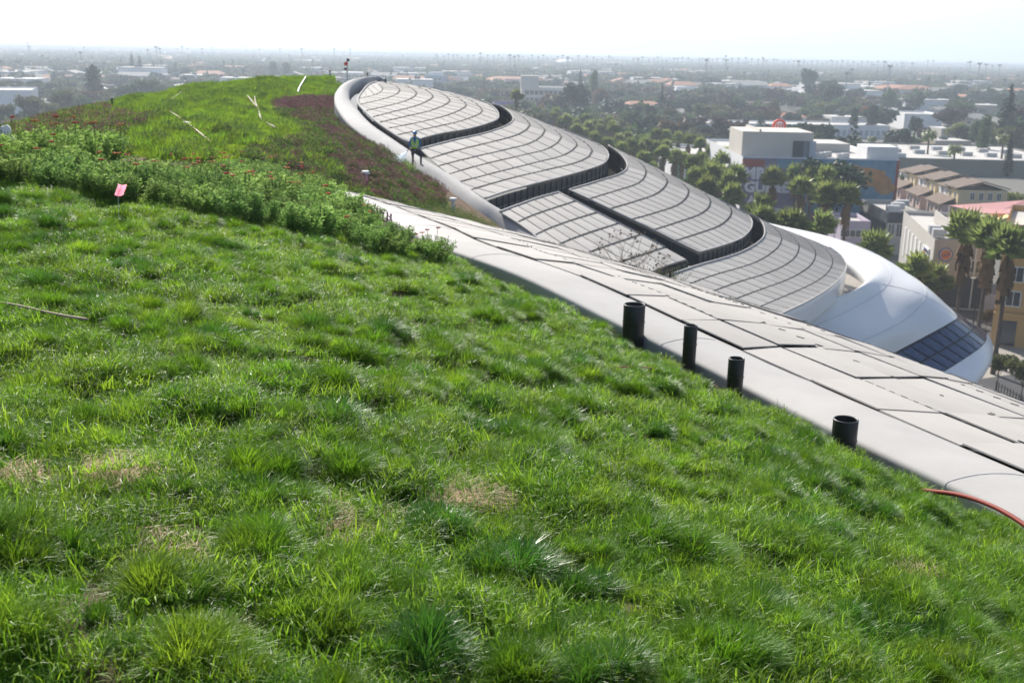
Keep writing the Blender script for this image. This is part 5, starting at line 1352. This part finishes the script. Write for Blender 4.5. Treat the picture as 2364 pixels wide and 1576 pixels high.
# ================================================================ things on the lawn
M_pipe = mat('black_pipe', (.012, .012, .013), .38, .5, var=.5, scale=6)
M_pipe_in = mat('pipe_inside', (.008, .008, .008), .8)
def standpipe(pxl, pxr, pyt, pyb, d, label):
    px = (pxl+pxr)/2; b = at(px, pyb, d); t = at(px, pyt, d); rad = (pxr-pxl)/2*d/FPX; z0 = b.z-.12; h = t.z-z0+.0
    e_ = empty('vent_pipe', (b.x, b.y, z0), label=label, cat='pipe', group='black vent pipes along the lawn edge')
    n = 28; mb = MB(); rows = []
    for r, z in [(rad, 0), (rad, h*.5), (rad, h-.006), (rad-.003, h), (rad-.011, h), (rad-.013, h-.006), (rad-.013, h*.4)]:
        rows.append([(r*cos(2*pi*k/n), r*sin(2*pi*k/n), z) for k in range(n+1)])
    mb.grid(rows); mb.build('pipe_wall', M_pipe, e_, smooth=True); mb = MB(); mb.tube([(0, 0, h*.35), (0, 0, h*.40)], rad-.012, n); mb.build('inside', M_pipe_in, e_)
    mb = MB(); mb.tube([(0, 0, h*.62), (0, 0, h*.62+.012)], rad+.004, n); mb.build('collar', M_pipe, e_)
    return e_
standpipe(1436, 1486, 697, 784, 11.7, 'wide short black vent pipe, topmost of the four by the fascia')
standpipe(1574, 1605, 744, 842, 11.0, 'thinnest black vent pipe, second from the top of the four')
standpipe(1676, 1713, 820, 912, 10.3, 'medium black vent pipe, third of the four beside the fascia')
standpipe(1915, 1972, 958, 1062, 8.8, 'thickest black vent pipe standing in the grass, lowest of the four')
# ---- hoses
M_hose = mat('red_hose', (.24, .04, .028), .6, .2, var=.15, scale=5); M_rope = mat('pale_hose', (.50, .33, .26), .6, .3)
def hose(pts, r, m, label, name='hose', up_=.05, f=None):
    P3 = []
    for x, y in pts:
        p = (f or on_lawn)(x, y); P3.append(Vector((p.x, p.y, p.z+up_)))
    P3 = [Vector(p) for p in spline(P3, 30)]; c = P3[0]; mb = MB(); mb.tube([p-c for p in P3], r, 8); o = mb.build(name, m, smooth=True, loc=c); tag(o, label, 'hose'); return o
def atd(d0, d1, x0, x1): return lambda x, y: at(x, y, lerp(d0, d1, (x-x0)/(x1-x0)))
hose([(2120,1140),(2160,1144),(2205,1150),(2255,1164),(2310,1188),(2364,1222),(2430,1275),(2480,1330)], .016, M_hose, 'thick red hose curving down beside the pale fascia at the right edge', up_=.03, f=atd(7.7, 6.4, 2120, 2430))
hose([(1380,872),(1410,864),(1450,860),(1490,862),(1530,868)], .011, M_hose, 'short stretch of thin red hose crossing the grass below the first pipe', up_=.05)
hose([(1885,985),(1900,996),(1920,1006),(1935,1012)], .012, M_hose, 'bit of red hose poking out left of the lowest pipe', up_=.06)
hose([(-20,720),(40,730),(100,744),(160,756),(206,763)], .008, M_rope, 'pale pink hose lying in the grass at the left edge', up_=.07)
# ---- marker flags
M_pink = mat('flag_pink', (.90, .50, .56), .6, .1, trans=.6)
def flag(px, py, d, w_, h_, label, sk=.3, gz_=gz0):
    c = at(px, py, d); z = gz_(c.x, c.y); e_ = empty('marker_flag', (c.x, c.y, z), label=label, cat='marker flag'); H_ = c.z-z
    mb = MB(); R_ = [[(-w_/2+w_*i/6+sk*h_*(.5-j/5), .012*sin(i*1.3)+.01*sin(j), H_+h_*(.5-j/5)-.12*w_*sin(i/6*pi)) for j in range(6)] for i in range(7)]; mb.grid(R_); mb.grid([[(x, y+.003, z_) for x, y, z_ in r] for r in R_]); mb.build('flag_cloth', M_pink, e_, smooth=True)
    mb = MB(); mb.tube([(-w_/2, 0, 0), (-w_/2+sk*h_*.5, 0, H_+h_*.55)], .0022, 5); mb.build('wire', M_frame, e_)
flag(278, 438, 10.6, .078, .105, 'pink marker flag standing in front of the dark hedge', .35)
flag(150, 322, 17.5, .085, .12, 'small pink marker flag among the flowers at the upper left', .2)
# white cloth bundle and blue taps at the left
M_cl = mat('white_cloth', (.75, .73, .68), .8, .2); 
def lump(px, py, d, sz, m, name, label, cat, seed=1, parts=None):
    c = at(px, py, d); mb = MB(); n = 14; rows = []
    for i in range(10):
        a = pi*i/9; rows.append([Vector((sin(a)*cos(b), sin(a)*sin(b), cos(a)))*(1+.35*noise.noise(Vector((sin(a)*cos(b), sin(a)*sin(b), cos(a)))*1.7+Vector((seed, 0, 0)))) for b in np.linspace(0, 2*pi, n+1)])
    rows = [[(v.x*sz[0], v.y*sz[1], v.z*sz[2]) for v in r] for r in rows]; mb.grid(rows); o = mb.build(name, m, smooth=True, loc=c); tag(o, label, cat); return o
lump(12, 312, 15.5, (.10, .10, .13), M_cl, 'cloth_bag', 'crumpled white cloth bag at the left edge above the hedge', 'bag', 3)
lump(28, 325, 15.3, (.05, .05, .05), M_cl, 'cloth_bag', 'small white rag just below the crumpled bag', 'rag', 5)
M_bt = mat('blue_plastic', (.03, .14, .55), .4, .4)
def tap(px, py, d, label):
    c = at(px, py, d); e_ = empty('irrigation_tap', (c.x, c.y, c.z), label=label, cat='tap'); mb = MB(); mb.tube([(0, 0, -.25), (0, 0, 0)], .012, 6); mb.build('stem', M_pipe, e_); mb = MB(); mb.tube([(0, 0, 0), (0, 0, .05)], .022, 8); mb.box((0, 0, .055), (.09, .02, .018)); mb.build('handle', M_bt, e_)
tap(203, 326, 17.3, 'blue tap handle sticking out of the yellow flowers'); tap(192, 336, 17.1, 'lower blue tap handle beside a black tray')
c = at(176, 340, 17.2); e_ = empty('black_tray', c, .2, label='black plant tray lying between the pink flag and blue taps', cat='plant tray'); mb = MB(); mb.box((0, 0, 0), (.36, .24, .04)); mb.build('base', M_pipe, e_)
for s_ in (-1, 1): mb = MB(); mb.box((s_*.18, 0, .04), (.015, .24, .08)); mb.build('side', M_pipe, e_)
# ================================================================ on the planted slope
M_post = mat('white_pipe', (.72, .71, .70), .5, .4); M_twig = mat('bleached_wood', (.50, .43, .33), .8, .2, var=.2, scale=3)
for (x, yt, yb, lab) in [(844, 395, 428, 'white capped vent post on the heather slope, upper of two'), (1046, 457, 490, 'white capped vent post on the bare soil below the rim, lower of two')]:
    b = slope(x, yb); d = slope_d(x, yb); h = at(x, yt, d).z-b.z; e_ = empty('vent_post', b, label=lab, cat='vent post'); mb = MB(); mb.tube([(0, 0, -.1), (0, 0, h-.06)], .07, 10); mb.build('post', M_post, e_); mb = MB(); mb.tube([(0, 0, h-.10), (0, 0, h-.04), (0, 0, h+.02)], [.15, .16, .13], 12); mb.build('cap', M_post, e_)
def sline(pts, r, m, name, label, cat, up_=.25):
    P3 = [slope(x, y)+Vector((0, 0, up_)) for x, y in pts]; P3 = [Vector(p) for p in spline(P3, 24)]; c = P3[0]; mb = MB(); mb.tube([p-c for p in P3], r, 6); o = mb.build(name, m, loc=c); tag(o, label, cat); return o
o = sline([(572,230),(582,243),(592,256),(599,270),(602,283),(615,295),(635,306)], .045, M_twig, 'bare_branch', 'bleached forked branch lying on the bright green hill', 'branch')
p = [slope(x, y)+Vector((0, 0, .3))-o.location for x, y in [(596,262),(590,248),(588,232)]]; mb = MB(); mb.tube(p, [.04, .035, .02], 5); mb.build('fork', M_twig, o)
sline([(706,186),(700,196),(692,210),(688,222)], .05, M_post, 'white_pipe', 'white pipe lying across the top of the green hill', 'pipe', .3)
sline([(370,258),(400,275),(432,298),(460,322),(486,345)], .022, M_rope, 'hose', 'thin pale hose running down the green hill toward the hedge', 'hose', .28)
sline([(372,256),(400,236),(440,205)], .018, M_rope, 'hose', 'thin pale hose running up to the hill crest', 'hose', .28)
sline([(880,470),(920,474),(960,478)], .04, M_hose, 'hose', 'red hose on the bare soil of the far slope', 'hose', .05)
sline([(905,436),(935,430),(965,424)], .05, mat('purple_hose', (.22, .06, .22), .5), 'hose', 'dark purple hose end below the gardener', 'hose', .15)
for (x, y, lab) in [(367, 262, 'small pale irrigation box on the green hill, left one'), (432, 299, 'small pale irrigation box on the green hill, right one')]:
    b = slope(x, y); e_ = empty('irrigation_box', b, label=lab, cat='irrigation box'); mb = MB(); mb.box((0, 0, .2), (.26, .2, .16)); mb.build('box', M_ac, e_); mb = MB(); mb.box((0, 0, .30), (.30, .24, .03)); mb.build('lid', M_post, e_)
for (x, y, lab) in [(260, 252, 'dark stake on the left shoulder of the planted hill'), (762, 178, 'short dark stake on the hill crest'), (848, 182, 'short black stub at the top of the pale rim')]:
    b = slope(x, y+4); e_ = empty('stake', b, label=lab, cat='stake'); mb = MB(); mb.tube([(0, 0, -.3), (0, 0, .62)], .06, 6); mb.build('post', M_pipe, e_); mb = MB(); mb.tube([(0, 0, .6), (0, 0, .72)], .09, 6); mb.build('cap', M_pipe, e_)
b = slope(802, 184); e_ = empty('beacon_pole', b, label='thin pole with a small red and dark beacon on the hill crest', cat='beacon'); d = slope_d(802, 184); h = 44*d/FPX
mb = MB(); mb.tube([(0, 0, -.2), (0, 0, h)], .06, 6); mb.build('pole', M_ac, e_); mb = MB(); mb.box((-.1, 0, h-.35), (.3, .2, .32)); mb.build('lamp_box', M_rs, e_); mb = MB(); mb.box((.1, 0, h+.0), (.2, .2, .25)); mb.box((-.15, 0, h-.8), (.25, .2, .2)); mb.build('bracket', M_pipe, e_)
# ---- bare shrub rising behind the near roof
random.seed(61)
def twig_tree(px, py, d, H_, label):
    c = at(px, py, d); e_ = empty('bare_shrub', c, label=label, cat='shrub'); mb = MB(); lf_ = MB()
    def br(p, dr, L, r, k):
        q = p+dr*L; mb.tube([p, p.lerp(q, .5)+Vector((random.gauss(0, .04*L), 0, random.gauss(0, .04*L))), q], [r, r*.8, r*.55], 4)
        if k == 0:
            if random.random() < .12: lf_.box(q, (.05, .03, .05), random.random())
            return
        for _ in range(3 if k > 1 else 2): br(q, (dr+Vector((random.gauss(0, .42), random.gauss(0, .42), random.gauss(.05, .25)))).normalized(), L*.68, r*.5, k-1)
    for _ in range(5): br(Vector((random.uniform(-.2, .2), 0, 0)), Vector((random.gauss(0, .35), random.gauss(0, .3), 1)).normalized(), H_*.36, .02, 4)
    mb.build('branches', M_twig2, e_); lf_.build('buds', LEAFM['brown'], e_)
M_twig2 = mat('twig_brown', (.24, .20, .15), .9, .1)
twig_tree(1440, 650, 40, 2.0, 'bare twiggy shrub in front of the lower roof panels, left one'); twig_tree(1500, 662, 42, 1.5, 'bare twiggy shrub before the dark screen, right one')
random.seed(62); c = at(1545, 668, 44); e_ = empty('leafy_shrub', c, label='small grey-green shrub in the slot below the dark screen', cat='shrub'); o = bpy.data.objects.new('foliage', leafy(900, .9, 1.0, .10, 5)[0].mesh('foliage', [LEAFM['olive'], LEAFM['dark']])); link(o, e_); mb = MB(); mb.tube([(0, 0, -.5), (0, 0, .8)], .05, 5); mb.build('stem', M_bark, e_)
# ================================================================ the gardener
def limb_skin(name, J, Ed, Rr, m, parent, root=0, sub=2):
    me = bpy.data.meshes.new(name); me.from_pydata(J, Ed, []); o = bpy.data.objects.new(name, me); link(o, parent)
    bpy.context.view_layer.objects.active = o
    md = o.modifiers.new('skin', 'SKIN'); me.skin_vertices[0] if me.skin_vertices else None
    for i, r in enumerate(Rr): me.skin_vertices[0].data[i].radius = (r, r) if not hasattr(r, '__len__') else r
    me.skin_vertices[0].data[root].use_root = True
    s_ = o.modifiers.new('sub', 'SUBSURF'); s_.levels = sub; s_.render_levels = sub
    dg = bpy.context.evaluated_depsgraph_get(); m2 = bpy.data.meshes.new_from_object(o.evaluated_get(dg)); o.modifiers.clear(); o.data = m2; m2.materials.clear()
    for mm in (m if isinstance(m, (list, tuple)) else [m]): m2.materials.append(mm)
    m2.polygons.foreach_set('use_smooth', [True]*len(m2.polygons)); return o
fL = at(953, 384, 56.7); fR = at(975, 383, 57.15)     # feet in the photo
base = fL.copy(); pr = empty('person', base, label='worker in blue hard hat and yellow-green vest standing on the pale roof rim, spraying water from a hose', cat='person')
pr['label'] = 'worker in blue hard hat and yellow-green vest spraying water from the pale roof rim'
M_skin = mat('skin', (.36, .20, .13), .6, .3); M_jean = mat('dark_trousers', (.03, .045, .08), .8, .2, var=.2, scale=8); M_blu = mat('blue_shirt', (.03, .19, .48), .8, .2, var=.15, scale=8); M_vest = mat('safety_vest', (.60, .85, .08), .6, .3, trans=.3); M_hat = mat('hard_hat_blue', (.02, .20, .42), .25, .6); M_boot = mat('brown_boot', (.10, .035, .025), .7); M_refl = mat('reflective_tape', (.62, .64, .60), .4, .5); M_glove = mat('work_glove', (.45, .44, .40), .8)
fr_ = fR-fL; RX = fr_.x
# body coordinates: x right in photo, y toward the camera negative, z up; pelvis .92 m
J = [(.12,.10,.93),(.12,.10,1.12),(.11,.08,1.33),(.11,.07,1.46),(.11,.05,1.53),(.11,.03,1.60),(.11,.01,1.68),
     (.02,.08,.90),(.0,.05,.50),(.0,.04,.09),(.0,-.10,.04),
     (.22,.05,.90),(.44,-.10,.72),(RX-.06,.02,.40),(RX-.05,.10,.20),(RX+.06,-.04,.14),
     (-.08,.07,1.40),(-.16,.06,1.14),(-.10,-.16,.97),(-.09,-.20,.96),
     (.30,.07,1.40),(.38,.06,1.14),(.33,-.06,.96),(.31,-.09,.93)]
J = [(x, y, z) for x, y, z in J]
kz = fr_.z
J[13] = (RX-.03, .0, kz+.45); J[14] = (RX-.04, .05, kz+.10); J[15] = (RX+.10, -.06, kz+.05); J[12] = (RX-.02, -.14, .70+kz*.3)
Ed = [(0,1),(1,2),(2,3),(3,4),(4,5),(5,6),(0,7),(7,8),(8,9),(9,10),(0,11),(11,12),(12,13),(13,14),(14,15),(3,16),(16,17),(17,18),(18,19),(3,20),(20,21),(21,22),(22,23)]
Rr = [(.15,.11),(.135,.10),(.165,.11),(.10,.08),.055,.085,.075,.10,.065,.045,.04,.10,.08,.062,.045,.04,.062,.045,.035,.03,.062,.045,.035,.03]
bd = limb_skin('body', J, Ed, Rr, [M_blu, M_jean, M_skin, M_boot], pr, 0, 2)
for p in bd.data.polygons:
    c = p.center; z = c.z
    mi = 0
    if z > 1.49 and abs(c.x-.11) < .14: mi = 2
    elif z < .96 and not (c.x < -.05 and z > .9) and not (c.y < -.03 and z > .9): mi = 1
    if (z < .13 and c.x < .2) or (z < kz+.14 and c.x > RX-.12): mi = 3
    if (c.y < -.13 and z > .9 and c.x < .05) : mi = 2
    p.material_index = mi
def hand(base, dr, side, seed):
    e = MB(); base = Vector(base); dr = Vector(dr).normalized(); sd = dr.cross(Vector((0, 1, .2))).normalized()*side; nn = sd.cross(dr).normalized()
    e.tube([base-dr*.01, base+dr*.04, base+dr*.085], [.028, .038, .034], 8)
    for k, L in enumerate((.070, .080, .075, .058)):
        r0 = base+dr*.08+sd*(.026-.0175*k); e.tube([r0, r0+dr*L*.4, r0+dr*L*.65+nn*L*.35, r0+dr*L*.55+nn*L*.7], [.0095, .009, .0085, .006], 6)
    t0 = base+dr*.03+sd*.032; e.tube([t0, t0+sd*.025+dr*.025, t0+sd*.018+dr*.05+nn*.025], [.012, .011, .008], 6)
    return e
for b_, dr, s_ in ((J[19], (-.15, -.5, -.75), 1), (J[23], (-.3, -.4, -.85), -1)): hand(b_, dr, s_, 1).build('hand', M_glove if s_ > 0 else M_skin, pr, smooth=True)
# head details
hd_ = Vector((.11, .01, 1.635)); mb = MB()
mb.tube([hd_+Vector((0, -.088, .01)), hd_+Vector((0, -.115, -.015)), hd_+Vector((0, -.09, -.03))], [.008, .016, .012], 6); mb.build('nose', M_skin, pr)
for s_ in (-1, 1):
    mb = MB(); mb.tube([hd_+Vector((s_*.032, -.083, .022)), hd_+Vector((s_*.032, -.092, .022))], .012, 8); mb.build('eye', M_pipe, pr); mb = MB(); mb.tube([hd_+Vector((s_*.085, .0, .0)), hd_+Vector((s_*.10, .01, .0))], [.026, .02], 8); mb.build('ear', M_skin, pr)
mb = MB(); mb.box(hd_+Vector((0, -.086, -.05)), (.05, .012, .010)); mb.build('mouth', mat('lips', (.25, .08, .07), .6), pr)
rows = [[(.11+.135*cos(b)*cos(t)*(1), .015+.155*sin(b)*cos(t), 1.665+.13*sin(t)) for t in np.linspace(0, pi/2, 7)] for b in np.linspace(0, 2*pi, 21)]; mb = MB(); mb.grid(rows); mb.tube([(.11, .0, 1.668), (.11, .0, 1.682)], [.165, .155], 20); mb.build('hard_hat', M_hat, pr, smooth=True)
mb = MB(); mb.box((.11, -.16, 1.67), (.19, .09, .012)); mb.build('hat_brim', M_hat, pr)
mb = MB(); mb.tube([(.02, .05, 1.66), (.20, .05, 1.66)], .02, 6); mb.build('ear_band', M_refl, pr)
# vest: open shell over the torso
def vest_ring(z, rx, ry, cx, cy, a0=-pi/2+.0, gap=.0): return [(cx+rx*cos(a), cy+ry*sin(a), z) for a in np.linspace(-pi/2+gap, 3*pi/2-gap, 26)]
rings = [vest_ring(.90, .205, .165, .12, .09, gap=.02), vest_ring(.98, .20, .16, .12, .09, gap=.02), vest_ring(1.12, .19, .155, .12, .09, gap=.02), vest_ring(1.25, .205, .155, .115, .085, gap=.22), vest_ring(1.36, .20, .145, .11, .075, gap=.42), vest_ring(1.45, .135, .115, .11, .065, gap=.75), vest_ring(1.49, .085, .085, .11, .06, gap=1.0)]
mb = MB(); mb.grid(rings); mb.build('vest', M_vest, pr, smooth=True)
for x_ in (.02, .205): mb = MB(); mb.box((x_, -.068, 1.2), (.035, .012, .42)); mb.build('reflective_stripe', M_refl, pr)
mb = MB(); mb.grid([vest_ring(z, .212, .172, .12, .09) for z in (1.02, 1.065)]); mb.build('reflective_stripe', M_refl, pr)
# hose in hand, and the water
hp = base+Vector((-.13, -.27, .89)); mb = MB(); mb.tube([Vector((.16, .02, .12)), Vector((0, -.22, .45)), Vector((-.07, -.25, .78)), Vector((-.16, -.28, .90))], .017, 8); h_ = mb.build('garden_hose', M_hose, smooth=True, loc=base-Vector((0,0,0))); tag(h_, 'hose held in the hand of the gardener on the rim', 'hose')
mb = MB(); mb.tube([(0, 0, 0), (-.06, -.02, -.04), (-.13, -.04, -.12)], [.02, .022, .028], 8); nz = mb.build('spray_nozzle', M_pipe, loc=hp-Vector((.02, 0, 0))); tag(nz, 'black spray nozzle at the gardener hose end', 'nozzle')
M_wat = mat('water_drops', (.85, .88, .92), .15, .8, trans=.5); random.seed(9); mb = MB(); tgt = at(905, 400, 55); src = hp+Vector((-.15, -.05, -.13))
for _ in range(2600):
    f = random.random()**.75; wd = .02+.42*f**1.6; p = src.lerp(tgt, f)+Vector((0, 0, .35*f*(1-f)))+Vector((random.gauss(0, wd), random.gauss(0, wd), random.gauss(0, wd*.8))); s_ = random.uniform(.006, .016)*(1.2-.6*f)
    mb.add([p+Vector((-s_, 0, -s_)), p+Vector((s_, 0, -s_)), p+Vector((0, 0, s_*1.6)), p+Vector((0, s_, 0))], [(0, 1, 2), (0, 3, 1), (1, 3, 2), (0, 2, 3)])
tag(mb.build('water_spray', M_wat), 'fine white spray of water fanning onto the heather', 'spray', kind='stuff')
# ================================================================ street level
M_asph = mat('asphalt', (.075, .075, .078), .9, .2, var=.15, scale=.3); M_pave = mat('pavement', (.34, .31, .27), .9, .2, var=.15, scale=.2); M_kerb = mat('kerb_stone', (.42, .41, .39), .8); M_line = mat('road_paint', (.7, .68, .6), .7)
M_earth = mat('bare_earth', (.30, .20, .12), .95, .1, var=.3, scale=.3)
def sheet(name, px_pts, z, m):
    pts = [onz(x, y) for x, y in px_pts]; mb = MB(); mb.add([(p.x, p.y, z) for p in pts], [tuple(range(len(pts)))]); o = mb.build(name, m); me = o.data
    if me.polygons[0].normal.z < 0: me.flip_normals()
    return tag(o, kind='structure')
sheet('pavement', [(1900,560),(2364,700),(2500,1500),(2000,1300),(1800,700)], .004, M_pave)
sheet('road', [(1700,620),(2170,712),(2290,718),(2500,735),(2700,800),(2600,830),(2330,775),(2210,760),(2100,760),(1900,800)], .012, M_asph)
sheet('road', [(2225,880),(2364,860),(2700,900),(2700,1150),(2364,1010),(2300,940)], .016, M_asph)
sheet('planting_strip', [(2225,895),(2270,910),(2364,960),(2450,1000),(2400,1050),(2240,960)], .022, M_earth)
def kerb(pts, label, name='kerb'):
    P3 = [onz(x, y) for x, y in pts]; mb = MB()
    for a, b in zip(P3[:-1], P3[1:]):
        d = b-a; mb.box((a+b)/2+Vector((0, 0, .06)), (d.length, .25, .14), atan2(d.y, d.x))
    tag(mb.build(name, M_kerb), kind='structure')
kerb([(2170,712),(2290,719),(2500,737)], ''); kerb([(2210,762),(2330,777),(2600,832)], '', 'kerb'); kerb([(2235,893),(2300,925),(2364,958)], '')
for (x0_, y0_, x1_, y1_) in [(2180,738,2240,742),(2270,745,2330,750)]:
    a, b = onz(x0_, y0_), onz(x1_, y1_); d = b-a; mb = MB(); mb.box((a+b)/2+Vector((0, 0, .0)), (d.length, .15, .008), atan2(d.y, d.x)); o = mb.build('road_marking', M_line); o.location.z += .018; tag(o, kind='structure')
# street lamps / poles
def pole(px, yb, yt, label, name='street_lamp', r=.09):
    g = onz(px, yb); d = (g-CAM).dot(FWD); h = at(px, yt, d).z; e_ = empty(name, (g.x, g.y, 0), label=label, cat='street lamp'); mb = MB(); mb.tube([(0, 0, 0), (0, 0, h)], [r, r*.6], 8); mb.build('pole', M_pipe, e_); mb = MB(); mb.tube([(0, 0, h), (-.6, -.3, h+.3), (-1.6, -.6, h+.35)], .05, 6); mb.build('arm', M_pipe, e_); mb = MB(); mb.box((-1.7, -.65, h+.33), (.6, .25, .12)); mb.build('lamp_head', M_ac, e_)
pole(2246, 752, 560, 'dark thin pole left of two at the road by the orange apartments'); pole(2258, 755, 640, 'dark shorter pole right of two at the road by the orange apartments')
# fence by the lower road
g0, g1 = onz(2296, 905), onz(2420, 975); d = g1-g0; n = int(d.length/.55); e_ = empty('metal_fence', g0, atan2(d.y, d.x), label='low dark metal picket fence beside the lower road', cat='fence')
mb = MB(); mb.box((d.length/2, 0, 1.0), (d.length, .05, .06)); mb.build('rail', M_pipe, e_); mb = MB(); mb.box((d.length/2, 0, .3), (d.length, .05, .06)); mb.build('rail', M_pipe, e_)
mb = MB(); mb.box((0, 0, .6), (.06, .06, 1.25)); pk = mb.mesh('picket', M_pipe)
for k in range(n): o = bpy.data.objects.new('picket', pk); link(o, e_); o.location = (k*.55, .06, 0)
# bench-like bike rack
g = onz(2322, 785); e_ = empty('bike_rack', g, .4, label='pale steel bike rack on the pavement before the orange apartments', cat='bike rack')
for k in range(2): mb = MB(); mb.tube([(k*1.1, 0, 0), (k*1.1, 0, .95), (k*1.1+.1, 0, 1.05), (k*1.1+.8, 0, 1.05), (k*1.1+.9, 0, .95), (k*1.1+.9, 0, 0)], .045, 6); mb.build('hoop', M_ac, e_)
# ---- cars
M_cg = mat('car_glass', (.02, .025, .03), .08, .8); M_tyre = mat('tyre', (.015, .015, .015), .8); M_lamp = mat('headlamp', (.8, .8, .78), .2, .6)
def car(p, rz, col, label, lights=False, group=None):
    e_ = empty('parked_car', p, rz, label=label, cat='car', group=group); m = mat('paint_'+'_'.join(str(int(c*100)) for c in col), col, .25, .6, coat=.8)
    prof = [(-2.15,.35),(-2.2,.62),(-2.1,.86),(-1.4,.95),(-.75,1.38),(.55,1.42),(1.35,.98),(2.05,.82),(2.2,.55),(2.15,.32)]; mb = MB(); rows = []
    for y, s_ in ((-.86, .0), (-.90, .35), (-.84, .75), (-.68, 1), (.68, 1), (.84, .75), (.90, .35), (.86, 0)): rows.append([(x, y if z < 1 else y*.84, .35+(z-.35)*s_ if z > .35 else z) for x, z in prof])
    mb.grid(rows); mb.build('body', m, e_, smooth=True)
    mb = MB(); mb.box((-.1, 0, 1.16), (1.7, 1.38, .3), top=.86); mb.build('window', M_cg, e_)
    for x in (-1.35, 1.35):
        for y in (-.84, .84): mb = MB(); mb.tube([(x, y-.1, .32), (x, y+.1, .32)], .32, 14); mb.build('wheel', M_tyre, e_)
    for y in (-.6, .6): mb = MB(); mb.box((2.14, y, .66), (.12, .34, .14)); mb.build('headlight', M_lamp, e_)
for i, (x, y, rz, col, lab) in enumerate([(1968,607,1.4,(.7,.7,.7),'white car parked below the gap inside the shell ring, farther one'),(1985,628,1.4,(.7,.7,.7),'white car parked below the gap inside the shell ring, nearer one'),
  (1250,280,-1.2,(.6,.62,.64),'silver car on the avenue left of the palms'),(1258,279,-1.2,(.7,.7,.7),'white car just right of the silver car on the avenue'),(1683,302,.2,(.5,.52,.55),'grey car parked left of the penthouse'),(1664,300,.2,(.65,.66,.68),'pale car parked farther left of the penthouse'),(1350,270,.3,(.6,.1,.08),'red car among trees left of the brown tree')]):
    car(onz(x, y), rz, col, lab)
# clips beside the pipes are part of the museum; small white debris on the grass
random.seed(8)
